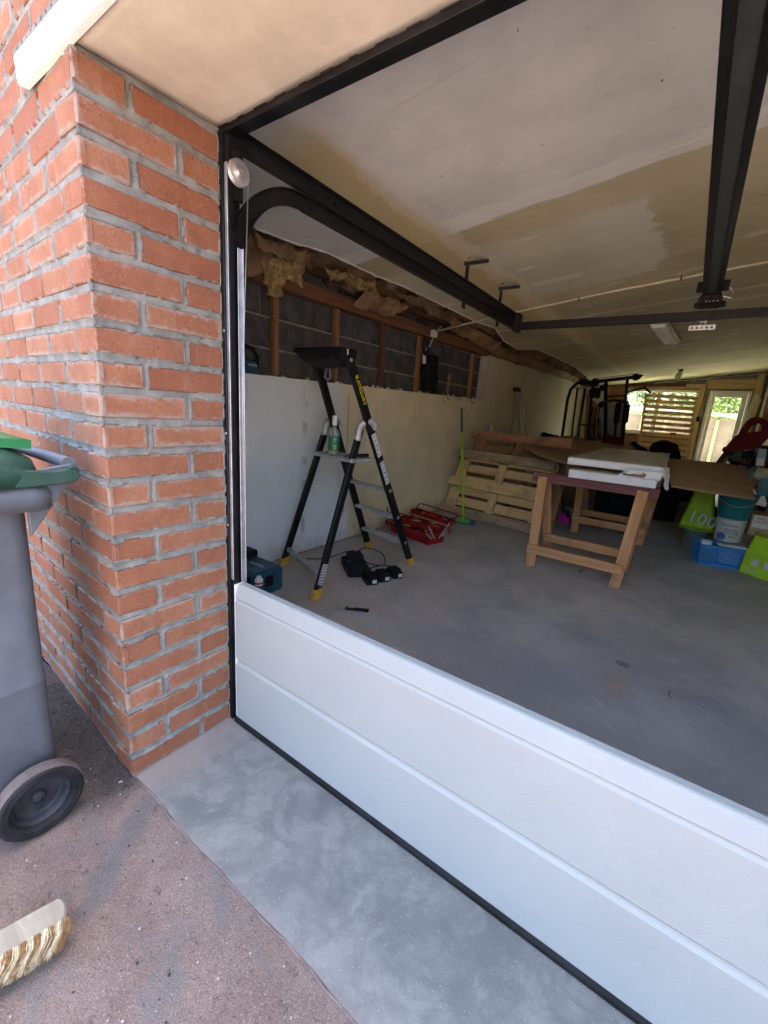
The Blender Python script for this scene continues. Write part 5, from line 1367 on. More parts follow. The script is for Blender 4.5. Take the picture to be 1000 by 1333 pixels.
hi2 = trayb('upper_tray', a0+an*0.30, a1+an*0.30, 0.10, 0.155, 0.195); junk(hi2, a0+an*0.30, a1+an*0.30, 0.08, 0.18, 8, 4)
junk(base_, a0+an*0.12, a1+an*0.12, 0.16, 0.06, 10, 5)
b = MB()
for p in (a0-ad*0.004, a1+ad*0.004):
    for o0, z0, o1, z1 in ((0.07, 0.05, -0.02, 0.18), (0.03, 0.06, -0.05, 0.12), (0.13, 0.05, 0.26, 0.18), (0.17, 0.06, 0.25, 0.12)):
        P = p+an*o0; Q = p+an*o1; P.z = z0; Q.z = z1; b.beam(P, Q, 0.003, 0.014, up=an)
b.build('linkage', M['grey_alu'], tb)
b = MB(); Hh = 0.235
for s, yy in ((1, 0.36), ):
    P = [a0+an*0.26, a0+an*yy, a0+an*(yy+.01)+ad*0.02, a1+an*(yy+.01)-ad*0.02, a1+an*yy, a1+an*0.26]
    zz = (0.12, Hh, Hh+0.012, Hh+0.012, Hh, 0.12)
    b.tube([Vector((v.x, v.y, z)) for v, z in zip(P, zz)], 0.006, 8)
b.build('handle', M['red_paint'], tb)
b = MB(); P = a0-an*0.10-ad*0.02; 
for s in (-1, 1):
    p = a0 - an*0.05; 
b.tube([Vector(((a0-an*0.03).x, (a0-an*0.03).y, 0.16)), Vector(((a0-an*0.04-ad*.03).x, (a0-an*0.04-ad*.03).y, 0.20)), Vector(((a0-an*0.02-ad*.05).x, (a0-an*0.02-ad*.05).y, 0.235))], 0.005, 6); b.build('handle', M['red_dark'], tb)

# =====================================================================
#  PALLETS, BROOM
# =====================================================================
def pallet(o, d, u, W, H_, mats, label, stand='pallet', deck=6, group='pallets leaning against the left wall'):
    """o lower-left corner, d along the width, u up the slope; bottom boards face the viewer"""
    d = d.normalized(); u = u.normalized(); n = d.cross(u).normalized()
    if n.y < 0: n = -n
    t = thing('pallet', o, label, 'pallet', group)
    def plank(name, s0, v0, s1, v1, w, th, depth, mt):
        mt = M[random.choice(mt)]
        p = o + d*s0 + u*v0 + n*depth; q = o + d*s1 + u*v1 + n*depth
        return board(name, p, q, w, th, mt, t, up=n, bevel=0.003, wob=0.0018)
    for v, w in ((0.05, 0.100), (H_*0.5, 0.105), (H_-0.05, 0.100)): plank('bottom_board', 0.0, v, W, v+random.uniform(-.006, .006), w, 0.021, 0.0105, mats[0])
    for s in (0.055, W/2, W-0.055):
        for v in (0.05, H_*0.5, H_-0.05): 
            pass
            plank('spacer_block', s-0.05, v, s+0.05, v, 0.095, 0.074, 0.059, mats[1])
    for s, w in ((0.075, 0.14), (W/2, 0.10), (W-0.06, 0.12)): plank('stringer_board', s, 0.0, s+random.uniform(-.01, .01), H_, w, 0.021, 0.108, mats[2])
    for k in range(deck):
        v = 0.05 + (H_-0.10)*k/(deck-1); plank('deck_board', 0.0, v, W, v+random.uniform(-.004, .004), 0.088+random.uniform(0, .02), 0.020, 0.130, mats[3])
    return t
o1 = Vector((-1.125, 3.665, 0.012)); d1 = Vector((0.055, 3.515, 0.012))-o1
top1 = Vector((-1.12, 3.985, 0.735)) - o1; top1 = Vector((0.045, 0.30, 0.74))
pallet(o1, d1, top1, 1.19, 0.80, (['pallet_new', 'pallet_new', 'pallet_grey'], ['pallet_new', 'pallet_grey'], ['pallet_new'], ['pallet_old', 'pallet_new']), 'pale new-wood pallet leaning on the darker one, in front')
o2 = Vector((-1.06, 4.02, 0.012)); d2 = Vector((1.19, -0.10, 0.0))
pallet(o2, d2, Vector((0.04, 0.20, 0.97)), 1.19, 0.985, (['pallet_old'], ['pallet_old'], ['pallet_old'], ['pallet_old']), 'taller reddish old pallet standing behind the pale one', deck=7)
for i, (px, y0) in enumerate(((-0.985, 4.10), (-0.86, 4.10))):
    b = MB(); b.beam((px, 4.34, 0.88), (px+0.005, 4.38, 1.045 - 0.01*i), 0.032, 0.022, up=(0, 1, 0), bevel=0.002)
    tag(b.build('wood_offcut', M['slat_wood']), ['left upright wooden stick poking up behind the reddish pallet', 'right upright wooden stick poking up behind the reddish pallet'][i], 'offcut')
bo = thing('broom', (-0.82, 3.45, 0), 'lime green broom leaning upright against the pale pallet', 'broom')
hb_ = Vector((-0.652, 3.373, 0.030)); ht = Vector((-0.982, 3.720, 1.227))
b = MB(); b.tube([hb_+Vector((0, 0, .02)), hb_.lerp(ht, 0.78)], 0.012, 10); b.build('stick', M['lime'], bo)
b = MB(); b.tube([hb_.lerp(ht, 0.78), hb_.lerp(ht, 0.985), ht], [0.0125, 0.0125, 0.007], 10); b.build('grip', M['green_dark'], bo)
b = MB(); bd = Vector((1, 0.12, 0)).normalized(); b.beam(hb_-bd*0.085, hb_+bd*0.085, 0.055, 0.045, bevel=0.012); b.lathe(hb_+Vector((0, 0, .015)), ((0.026, 0), (0.018, 0.035), (0.016, 0.06), (0, 0.06)), (0, 0, 1), 12); b.build('head', M['green'], bo)
b = MB(); b.beam(hb_-bd*0.13+Vector((0, 0, -.004)), hb_-bd*0.080+Vector((0, 0, -.004)), 0.06, 0.046, bevel=0.008); b.beam(hb_+bd*0.080+Vector((0, 0, -.004)), hb_+bd*0.13+Vector((0, 0, -.004)), 0.06, 0.046, bevel=0.008); b.beam(hb_-bd*0.12+Vector((0, 0, -.026)), hb_+bd*0.12+Vector((0, 0, -.026)), 0.06, 0.02); b.build('bristles', M['blue_bristle'], bo)

# =====================================================================
#  TRESTLES, BOARDS, CARDBOARD
# =====================================================================
TH = 0.735
tt = thing('trestle', (0.65, 2.80, 0), 'nearer wooden trestle with a paint-stained beam carrying the white boards', 'trestle', 'wooden trestles under the boards')
bx0, bx1 = 0.185, 1.085
board('beam', (bx0, 2.80, TH-0.036), (bx1, 2.80, TH-0.036), 0.075, 0.072, M['trestle_top'], tt)
for s, yb in ((-1, 2.545), (1, 3.06)):
    for xt, xb in ((0.275, 0.335), (0.985, 0.945)):
        # top sits against the beam side, foot on the floor
        board('leg', (xb, yb, 0.004), (xt, 2.80+s*0.052, TH-0.03), 0.072, 0.036, M['trestle'], tt, up=(0, s, 0.35))
    yr = yb + (2.80+s*0.05-yb)*0.19 + s*0.0
    board('cross_rail', (0.30, yr-s*0.036+(-s)*-0.0, 0.155), (0.985, yr-s*0.036, 0.155), 0.036, 0.070, M['trestle'], tt) if s > 0 else board('cross_rail', (0.290, yr-0.036, 0.150), (0.975, yr-0.036, 0.150), 0.030, 0.070, M['trestle'], tt)
def copy_thing(root, loc, label):
    r_ = root.copy(); COL.objects.link(r_); r_.location = loc; r_['label'] = label
    for ch_ in root.children:
        c = ch_.copy(); COL.objects.link(c); c.parent = r_
        for g_ in ch_.children:
            d = g_.copy(); COL.objects.link(d); d.parent = c
    return r_
copy_thing(tt, (0.675, 4.27, 0), 'farther wooden trestle in the shade under the white boards')

bt_ = 0.002
def slab_board(name, label, cat, z, th, pts, top, side_mat, grp=None, amp=0.003):
    t = thing(name, (sum(p[0] for p in pts)/4, sum(p[1] for p in pts)/4, z), label, cat, grp)
    b = MB(); b.prism([(x, y, z) for x, y in pts], (0, 0, th), 0.005); b.build('core', M[side_mat], t)
    b = MB(); P = [(x, y, z+th+0.0035) for x, y in pts]; b.sheet(P[0], P[1], P[2], P[3], 16, 24, 0.002, amp, 9.0, ragged=0.01); b.build('facing', M[top], t)
    return t
g_ = 'white insulation boards stacked on the trestles'
slab_board('insulation_board', 'lower white insulation board with torn corner resting on the trestle beam', 'board', TH+0.003, 0.062, [(0.47, 2.70), (1.055, 2.725), (1.035, 5.0), (0.45, 5.0)], 'film_top', 'white_foam', g_)
slab_board('insulation_board', 'upper white insulation board with dusty top, uppermost of the stack', 'board', 0.832, 0.052, [(0.432, 2.78), (1.085, 2.80), (1.035, 4.95), (0.41, 4.93)], 'film_top', 'white_foam', g_)
b = MB(); b.sheet((1.07, 2.72, 0.885), (1.11, 2.86, 0.888), (1.135, 2.80, 0.74), (1.12, 2.78, 0.725), 8, 8, 0.0015, 0.01, 12, ragged=0.01); b.sheet((0.80, 2.70, 0.80), (1.07, 2.715, 0.80), (1.09, 2.71, 0.86), (0.86, 2.72, 0.86), 12, 6, 0.0015, 0.012, 12, ragged=0.012)
tag(b.build('torn_film', M['white']), 'torn white wrapping film hanging off the right front corner of the boards', 'film')
b = MB(); b.sheet((0.44, 2.73, 0.806), (1.04, 2.75, 0.803), (1.03, 3.9, 0.812), (0.42, 3.9, 0.812), 20, 20, 0.008, 0.006, 8, ragged=0.012); tag(b.build('cardboard_sheet', M['card_brown']), 'thin strip of brown cardboard trapped between the two white boards', 'cardboard')
b = MB(); b.beam((0.84, 2.73, 0.815), (0.98, 2.72, 0.817), 0.05, 0.018, bevel=0.004); b.box((0.97, 2.715, 0.828), (0.03, 0.02, 0.02), Matrix.Rotation(.5, 3, 'Y'), 0.004); tag(b.build('wood_sliver', M['pallet_old']), 'splintered bit of brown wood sticking out between the white boards', 'offcut')
cA, cB, cC, cD = Vector((-0.545, 4.252, 0.915)), Vector((-0.494, 6.915, 0.930)), Vector((0.70, 5.2, 0.893)), Vector((0.486, 2.922, 0.810))
cB = Vector((-0.402, 6.600, 0.941)); cC = Vector((0.62, 5.6, 0.90))
b = MB(); b.sheet(cA, cD, cC, cB, 24, 24, 0.006, 0.008, 2.0, fn=lambda u, v: -0.045*math.sin(math.pi*u)*(1-v*0.6)); tag(b.build('cardboard_sheet', M['card_brown']), 'large bowed sheet of brown board on the left, spanning from pallet to trestle', 'cardboard')
e1, e2, e3, e4 = Vector((1.145, 2.691, 0.775)), Vector((1.661, 3.258, 0.700)), Vector((1.646, 4.900, 0.845)), Vector((1.036, 4.183, 0.880))
b = MB(); b.sheet(e1, e2, e3, e4, 20, 20, 0.006, 0.006, 2.5, fn=lambda u, v: 0.03*math.sin(math.pi*v)*u); tag(b.build('cardboard_sheet', M['card_brown']), 'brown board sheet drooping to the right over the bags and bucket', 'cardboard')

# under the trestles: pink sweeper, sack, wheels
pk = thing('dustpan', (0.14, 4.6, 0), 'bright magenta plastic dustpan with a black stick under the left of the boards', 'dustpan')
pb = Vector((0.149, 4.350, 0.119)); 
b = MB(); b.prism([(0.117, 4.300, -0.150), (0.266, 4.300, -0.115), (0.196, 4.450, 0.112), (0.086, 4.450, 0.090)], (0.0, 0.05, 0.0), 0.006); b.beam((0.084, 4.200, -0.165), (0.289, 4.200, -0.071), 0.05, 0.05, bevel=0.012); b.build('pan', M['magenta'], pk)
b = MB(); b.tube([(0.147, 4.400, 0.110), (0.071, 4.450, 0.350), (0.009, 4.500, 0.501)], 0.011, 8); b.build('stick', M['black_matte'], pk)
b = MB(); b.prism([(0.246, 4.350, -0.112), (0.279, 4.350, -0.104), (0.183, 4.450, 0.138), (0.150, 4.450, 0.131)], (0, 0.03, 0)); b.build('strap', M['black_matte'], pk)
b = MB(); c0 = Vector((0.078, 4.750, -0.080)); b.loft([[tuple(c0+Vector((math.cos(a)*w, math.sin(a)*w*0.6, z))) for a in [2*math.pi*k/20 for k in range(20)]] for w, z in ((0.14, -0.02), (0.17, 0.06), (0.16, 0.14), (0.10, 0.20), (0.04, 0.22))]); tag(b.build('grey_sack', M['grey_sack']), 'slumped grey sack behind the magenta dustpan', 'sack')

# =====================================================================
#  HANGING THINGS AND SMALL ITEMS ON THE LEFT WALL
# =====================================================================
rd_ = thing('cordless_saw', (-1.19, 1.0, 1.32), 'dark blue and black cordless tool standing on the lining edge beside the first stud', 'power tool')
b = MB(); b.box2((-1.235, 0.90, 1.318), (-1.165, 1.045, 1.395), 0.010); b.build('body', M['teal_case'], rd_)
b = MB(); b.tube([(-1.20, 0.90, 1.39), (-1.20, 0.915, 1.455), (-1.20, 0.96, 1.485), (-1.20, 1.03, 1.475), (-1.20, 1.07, 1.43), (-1.20, 1.065, 1.37), (-1.20, 1.04, 1.33)], 0.015, 8); b.build('handle', M['black_matte'], rd_)
lettering('makita', (-1.1642, 1.005, 1.372), (0, 1, 0), (0, 0, 1), 0.026, M['print_white'], rd_)
dg_ = thing('drill_bag', (-1.17, 3.2, 1.36), 'black bag with a white flap hanging from the timber frame right of the ladder', 'bag')
b = MB(); b.sheet((-1.160, 3.049, 1.707), (-1.150, 3.249, 1.719), (-1.150, 3.302, 1.360), (-1.160, 3.091, 1.376), 8, 14, 0.07, 0.02, 12, ragged=.01); b.build('body', M['black_matte'], dg_)
b = MB(); b.sheet((-1.120, 2.998, 1.700), (-1.115, 3.191, 1.696), (-1.115, 3.189, 1.621), (-1.120, 3.011, 1.622), 6, 6, 0.01, 0.01, 14); b.build('flap', M['print_white'], dg_)
b = MB(); b.box(Vector((-1.110, 3.173, 1.574)), (0.012, 0.05, 0.035), None, 0.004); b.build('tag', M['print_red'], dg_)
b = MB(); b.tube([(-1.140, 3.075, 1.711), (-1.130, 2.983, 1.798), (-1.130, 3.031, 1.862), (-1.130, 3.113, 1.832), (-1.130, 3.103, 1.714)], 0.008, 6); b.tube([(-1.120, 3.200, 1.697), (-1.120, 3.299, 1.695), (-1.120, 3.268, 1.599), (-1.120, 3.271, 1.500)], 0.006, 6); b.build('strap', M['black_matte'], dg_)
al = thing('folding_ladder', (-1.05, 6.0, 0), 'short silver folding ladder leaning against the far left wall', 'ladder')
for j, (a, c, r_) in enumerate((((-0.980, 5.946, -0.003), (-1.100, 5.750, 1.564), 0.016), ((-0.950, 6.512, -0.065), (-1.090, 5.883, 1.597), 0.016), ((-0.960, 5.534, 0.522), (-1.050, 5.709, 1.145), 0.012), ((-0.920, 6.454, 0.474), (-1.060, 5.894, 1.530), 0.014))):
    b = MB(); a = Vector(a); a = Vector((a.x, a.y, max(0.0, a.z))); b.tube([a, c], r_, 8); b.build('side_rail', M['alu'], al)
b = MB()
for t in (0.15, 0.35, 0.55, 0.75, 0.92):
    p = Vector((-0.980, 5.946, -0.003)).lerp(Vector((-1.100, 5.750, 1.564)), t); q = Vector((-0.950, 6.512, -0.065)).lerp(Vector((-1.090, 5.883, 1.597)), t)
    b.tube([p, q], 0.012, 6)
b.build('rungs', M['alu'], al)
b = MB(); b.box(Vector((-1.080, 5.755, 1.576)), (0.06, 0.20, 0.06), None, 0.01); b.build('hinge', M['black_matte'], al)
b = MB(); b.tube([(-0.691, 5.900, 0.934), (-0.698, 5.900, 0.979)], 0.02, 10); b.lathe((-0.698, 5.900, 0.979), ((0.02, 0), (0.025, 0.01), (0.02, 0.03), (0, 0.035)), (0, 0, 1), 10); tag(b.build('knob', M['white']), 'small white round knob showing just above the left brown sheet', 'knob')
b = MB(); b.sheet((-0.867, 6.500, 0.799), (-0.508, 6.500, 0.859), (-0.595, 6.600, 0.949), (-0.856, 6.600, 0.951), 10, 6, 0.2, 0.05, 6); tag(b.build('dark_sack', M['pad']), 'low black bundle behind the left brown sheet near the white knob', 'bundle')

# =====================================================================
#  MULTI-GYM
# =====================================================================
gy = thing('home_gym', (-0.3, 7.6, 0), 'tall black steel home gym with weight shroud and pads at the back left', 'exercise machine')
Yg = 7.5
def gt(name, pts, r_, mat='black_metal', seg=8):
    b = MB(); b.tube([Vector(p) for p in pts], r_, seg); return b.build(name, M[mat], gy)
gt('rear_tube', [(-0.722, 7.600, -0.154), (-0.752, 7.600, 0.998), (-0.760, 7.600, 1.548), (-0.724, 7.550, 1.720), (-0.627, 7.500, 1.824), (-0.421, 7.500, 1.867)], 0.028)
gt('guide_rod', [(-0.524, 7.700, -0.133), (-0.614, 7.700, 1.010), (-0.645, 7.700, 1.761)], 0.017); gt('guide_rod', [(-0.403, 7.700, -0.113), (-0.496, 7.700, 1.020), (-0.514, 7.700, 1.751)], 0.017)
gt('cross_tube', [(-0.684, 7.700, 1.759), (-0.488, 7.700, 1.752)], 0.012, 'shroud'); gt('cross_tube', [(-0.505, 7.600, 1.115), (-0.200, 7.600, 1.124)], 0.014)
gt('upright', [(0.099, 7.400, 0.007), (-0.012, 7.400, 0.995), (-0.151, 7.400, 1.864)], 0.030); gt('upright', [(0.332, 7.300, 0.322), (0.232, 7.300, 1.267), (0.177, 7.300, 1.885)], 0.022)
gt('upright', [(-0.174, 7.500, -0.051), (-0.305, 7.500, 1.035), (-0.363, 7.500, 1.817)], 0.02)
gt('top_beam', [(-0.549, 7.500, 1.813), (-0.315, 7.400, 1.848), (-0.118, 7.400, 1.877), (0.280, 7.200, 1.913)], 0.030)
gt('cable', [(-0.323, 7.400, 1.898), (0.272, 7.200, 1.959)], 0.006); gt('cross_tube', [(-0.088, 7.350, 1.613), (0.200, 7.300, 1.633)], 0.014)
gt('lat_bar', [(0.192, 7.300, 1.681), (0.336, 7.200, 1.726), (0.467, 7.100, 1.746), (0.555, 7.050, 1.676)], 0.018)
for px, py, r_ in ((828, 491, 0.055), (775, 498, 0.07), (771, 510, 0.05), (785, 505, 0.05), (783, 527, 0.05)):
    b = MB(); b.lathe(Vector((0.307, 7.150, 1.908)) if px == 828 else Vector({775: (-0.322, 7.450, 1.839), 771: (-0.335, 7.400, 1.683), 785: (-0.178, 7.400, 1.751), 783: (-0.146, 7.350, 1.472)}[px]), ((0, 0), (r_, 0), (r_*0.85, -0.02), (r_, -0.04), (0, -0.04)), (0, 1, 0), 16); b.build('pulley', M['black_metal'], gy)
b = MB(); b.prism([(0.330, 7.150, 1.955), (0.406, 7.150, 1.944), (0.356, 7.150, 1.874)], (0, 0.02, 0)); b.build('flange', M['black_metal'], gy)
for a, c in (((0.133, 7.200, 1.515), (0.146, 7.200, 1.185)), ((0.270, 7.100, 1.493), (0.280, 7.100, 1.194))):
    b = MB(); b.beam(a, c, 0.085, 0.08, up=(0, 1, 0), bevel=0.02); b.build('arm_pad', M['pad'], gy)
gt('pad_arm', [(0.146, 7.200, 1.185), (0.220, 7.200, 0.574)], 0.02); gt('pad_arm', [(0.280, 7.100, 1.194), (0.342, 7.100, 0.595)], 0.02)
gt('press_arm', [(-0.153, 7.350, 1.510), (0.059, 7.200, 1.548), (0.276, 7.100, 1.517)], 0.022)
b = MB(); b.prism([(-0.189, 7.750, 0.840), (0.249, 7.750, 0.883), (0.178, 7.750, 1.545), (-0.251, 7.750, 1.499)], (0, 0.06, 0), 0.01); b.build('shroud', M['shroud'], gy)
b = MB(); b.prism([(-0.370, 7.800, 0.465), (-0.176, 7.800, 0.490), (-0.267, 7.800, 1.473), (-0.494, 7.800, 1.679)], (0, 0.05, 0), 0.01); b.build('weight_stack', M['stud'], gy)
for px in (0, 1, 2):
    gt('hose', smooth([Vector((-0.262, 7.300, 1.426))+Vector((px*.05, 0, 0)), Vector((-0.257, 7.300, 1.039))+Vector((px*.07, 0, 0)), Vector((-0.159, 7.300, 0.891))+Vector((px*.05, 0, 0)), Vector((-0.182, 7.300, 1.239))+Vector((px*.03, 0, 0))], 5), 0.010)
b = MB(); b.box(Vector((-0.264, 7.300, 1.653)), (0.16, 0.10, 0.18), None, 0.03); b.box(Vector((-0.262, 7.200, 1.597)), (0.05, 0.03, 0.05), None, 0.01); b.build('pulley_block', M['black_matte'], gy)
b = MB(); b.box(Vector((-0.233, 7.150, 1.545)), (0.06, 0.02, 0.05), None, 0.01); b.build('bracket', M['galv'], gy)
b = MB(); b.prism([(-0.228, 8.400, 1.531), (0.083, 8.400, 1.602), (0.029, 8.400, 1.902), (-0.245, 8.400, 1.854)], (0, 0.03, 0)); tag(b.build('brown_panel', M['trestle']), 'reddish brown board standing behind the top of the home gym', 'board')
b = MB(); b.sheet((0.086, 6.400, 0.803), (0.471, 6.200, 0.807), (0.302, 6.600, 0.982), (0.058, 6.800, 0.981), 12, 8, 0.3, 0.06, 5, fn=lambda u, v: 0.05*math.sin(math.pi*u)); tag(b.build('cushion', M['red_dark']), 'dark maroon cushion slumped behind the white boards under the gym', 'cushion')

# slatted frame leaning in front of the far window
sl = thing('slatted_frame', (0.9, 10.2, 0), 'pale wooden slatted bed frame leaning upright in front of the far window', 'slatted frame')
TLx, TRx = Vector((0.223, 10.350, 1.859)), Vector((1.152, 10.350, 1.832))
BLx, BRx = Vector((0.350, 9.700, 0.446)), Vector((1.216, 9.700, 0.461))
for a, c in ((TLx, BLx), (TRx, BRx)):
    board('side_rail', a, c, 0.045, 0.05, M['slat_wood'], sl, up=(1, 0, 0))
ns = 12
for i in range(ns):
    t = 0.02 + 0.98*i/ns
    p, q = TLx.lerp(BLx, t), TRx.lerp(BRx, t)
    board('slat', p-Vector((0, 0.035, 0)), q-Vector((0, 0.035, 0)), 0.02, 0.070 if i < 8 else 0.085, M['slat_wood'], sl, up=(0, -.25, 1))
bs = thing('pushchair', (0.7, 7.2, 0), 'folded black pushchair with a round hood behind the white boards', 'pushchair')
b = MB(); c0 = Vector((0.967, 6.300, 0.783))
b.sheet((0.733, 6.300, 0.799), (1.153, 6.300, 0.742), (1.067, 6.500, 0.937), (0.804, 6.500, 0.953), 14, 8, 0.25, 0.04, 6, fn=lambda u, v: 0.04*math.sin(math.pi*u)); b.build('hood', M['pad'], bs)
b = MB(); b.tube(smooth([Vector((0.766, 6.200, 0.807)), Vector((0.783, 6.200, 0.916)), Vector((0.880, 6.200, 0.978)), Vector((0.991, 6.200, 0.958)), Vector((1.070, 6.200, 0.863))], 5), 0.022, 8); b.tube(smooth([Vector((0.808, 6.100, 0.816)), Vector((0.865, 6.100, 0.896)), Vector((0.969, 6.100, 0.907)), Vector((1.038, 6.100, 0.822))], 5), 0.015, 8); b.build('hood_hoop', M['black_matte'], bs)
b = MB(); b.tube([(0.502, 6.800, 0.905), (0.570, 6.600, 0.859), (0.692, 6.400, 0.823)], 0.04, 8); b.build('handle', M['black_matte'], bs)
b = MB(); b.tube([Vector((0.565, 6.600, 0.779))-Vector((0,0,0.8)), (0.695, 6.500, 0.764)], 0.02, 6); b.build('frame', M['black_metal'], bs)
b = MB(); b.prism([(0.841, 9.400, 1.042), (0.941, 9.400, 1.051), (0.933, 9.400, 1.095), (0.832, 9.400, 1.086)], (0, 0.03, 0)); tag(b.build('red_label', M['print_red']), 'small red tag on the lower slats of the leaning frame', 'tag')
# stored things under and behind the boards; tallest crate added to darken a gap
for i, (x, y, sx, sy, sz, mt, lb) in enumerate(((0.0, 6.4, 0.7, 0.5, 0.55, 'card_box', 'shaded cardboard box at the back under the left brown sheet'), (0.55, 5.5, 0.5, 0.4, 0.42, 'pad', 'black crate in the dark under the boards'), (1.22, 5.9, 0.62, 0.5, 0.74, 'pad', 'dark crate added to darken the gap under the boards, nearer the green bag'), (1.42, 5.6, 0.35, 0.4, 0.26, 'card_box', 'small cardboard box in the shade left of the green bag'), (-0.6, 6.9, 0.6, 0.5, 0.6, 'pad', 'dark box behind the reddish pallet'))):
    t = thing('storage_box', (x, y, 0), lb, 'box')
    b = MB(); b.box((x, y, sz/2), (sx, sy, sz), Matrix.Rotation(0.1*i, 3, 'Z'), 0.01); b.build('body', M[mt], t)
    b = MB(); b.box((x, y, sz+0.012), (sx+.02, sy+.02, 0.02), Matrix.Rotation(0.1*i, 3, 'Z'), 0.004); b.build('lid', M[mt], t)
wl_ = MB(); wl_.tube([Vector((0.62+0.13*math.cos(a), 5.15, 0.36+0.13*math.sin(a))) for a in [2*math.pi*k/20 for k in range(20)]], 0.012, 6, closed=True); tag(wl_.build('bicycle_wheel', M['black_metal']), 'small dark wheel rim in the gloom beneath the boards', 'wheel')

# =====================================================================
#  CLUTTER ALONG THE RIGHT WALL
# =====================================================================
# lime carrier bag with 100
lb_ = thing('shopping_bag', (1.5, 4.6, 0), 'lime green carrier bag printed 100, slumped under the brown sheet', 'bag', 'lime green shopping bags')
Yb = 4.45
outl = [(1.263, 4.350, 0.212), (1.542, 4.350, 0.202), (1.508, 4.450, 0.475), (1.482, 4.500, 0.643), (1.333, 4.500, 0.635), (1.308, 4.450, 0.438)]
b = MB(); ring = []
cc = [sum(p[k] for p in outl)/6 for k in range(3)]
b.loft([[tuple(Vector(p)+Vector((0, 0.20, 0))) for p in outl], [tuple(Vector(p)*1.0+Vector((0, 0.10, 0))) for p in outl], outl, [tuple(Vector(cc).lerp(Vector(p), 0.8)+Vector((0, -0.02, 0))) for p in outl]]); b.build('bag', M['lime'], lb_)
lettering('100', Vector((1.431, 4.270, 0.318)), Vector((1, 0, -0.20)), (0.2, 0, 1), 0.16, M['print_white'], lb_)
b = MB(); b.tube([(1.262, 4.330, 0.215), (1.400, 4.330, 0.197), (1.540, 4.330, 0.205)], 0.014, 6); b.build('rim', M['lime_dark'], lb_)
# clear tub under it
ct = thing('clear_tub', (1.45, 4.2, 0), 'clear plastic tub with a bottle inside, left of the blue basket', 'tub')
p = Vector((1.414, 4.260, 0.000)); b = MB(); b.lathe(p+Vector((0, 0.08, 0)), ((0, 0), (0.075, 0), (0.085, 0.02), (0.105, 0.20), (0.11, 0.205), (0.10, 0.205), (0.08, 0.02)), (0, 0, 1), 20); b.build('tub', M['milky'], ct)
b = MB(); b.tube([p+Vector((0.0, 0.05, 0.02)), p+Vector((0.01, 0.06, 0.12)), p+Vector((0.03, 0.06, 0.18))], [0.03, 0.028, 0.01], 10); b.build('bottle', M['grey_sack'], ct)
b = MB(); b.tube([p+Vector((-0.03, 0.02, 0.05)), p+Vector((0.0, 0.0, 0.17))], 0.006, 6); b.build('stick', M['print_white'], ct)
# blue perforated basket
bk = thing('basket', (1.63, 3.95, 0), 'bright blue perforated plastic basket on the floor', 'basket')
F0, F1 = Vector((1.455, 3.80, 0)), Vector((1.775, 3.87, 0)); fd_ = (F1-F0).normalized(); bd_ = Vector((-fd_.y, fd_.x, 0)); Hb = 0.185; Db = 0.24
def perf(P, d_, W, mb, flare=Vector((0, 0, 0))):
    nx = int(W/0.0165); nz = 8
    for i in range(nx+1):
        x = W*i/nx; mb.beam(P+d_*x+Vector((0, 0, 0.02)), P+d_*x+flare+Vector((0, 0, Hb-0.02)), 0.0065, 0.004, up=d_.cross(Vector((0, 0, 1))))
    for j in range(nz+1):
        z = 0.02+(Hb-0.04)*j/nz; mb.beam(P+Vector((0, 0, z))+flare*(j/nz), P+d_*W+Vector((0, 0, z))+flare*(j/nz), 0.0045, 0.0075)
    mb.beam(P+Vector((0, 0, 0.012)), P+d_*W+Vector((0, 0, 0.012)), 0.006, 0.024); mb.beam(P+flare+Vector((0, 0, Hb-0.012)), P+d_*W+flare+Vector((0, 0, Hb-0.012)), 0.008, 0.026)
W_ = (F1-F0).length
b = MB(); perf(F0, fd_, W_, b, -bd_*0.006); b.build('front', M['blue'], bk)
b = MB(); perf(F0+bd_*0.0, bd_, Db, b, -fd_*0.006); b.build('side', M['blue'], bk)
b = MB(); perf(F1, bd_, Db, b, fd_*0.006); b.build('side', M['blue'], bk)
b = MB(); perf(F0+bd_*Db, fd_, W_, b, bd_*0.006); b.build('back', M['blue'], bk)
b = MB(); b.beam(F0+bd_*Db/2+Vector((0, 0, 0.006)), F1+bd_*Db/2+Vector((0, 0, 0.006)), Db, 0.006); b.build('base', M['blue'], bk)
b = MB(); b.box(F0+fd_*0.08+bd_*0.10+Vector((0, 0, 0.09)), (0.13, 0.14, 0.13), Matrix.Rotation(.2, 3, 'Z'), 0.01); tag(b.build('packet', M['liquid']), 'pale green packet inside the left half of the blue basket', 'packet')
b = MB(); b.box(F0+fd_*0.235+bd_*0.10+Vector((0, 0, 0.085)), (0.14, 0.13, 0.12), Matrix.Rotation(.2, 3, 'Z'), 0.01); tag(b.build('packet', M['lintel_white']), 'white packet inside the right half of the blue basket', 'packet')
p = F0+fd_*0.045+bd_*0.07
b = MB(); b.box(p+Vector((0, 0, 0.185)), (0.075, 0.06, 0.05), None, 0.008); tag(b.build('white_tub', M['white']), 'white lidded pot on the left end of the blue basket', 'pot')
b = MB(); b.box(F0+fd_*0.225+bd_*0.05+Vector((0, 0, 0.197)), (0.20, 0.10, 0.012), Matrix.Rotation(0.15, 3, 'Z'), 0.004); tag(b.build('flat_lid', M['white']), 'flat white lid lying on the blue basket under the paint bucket', 'lid')
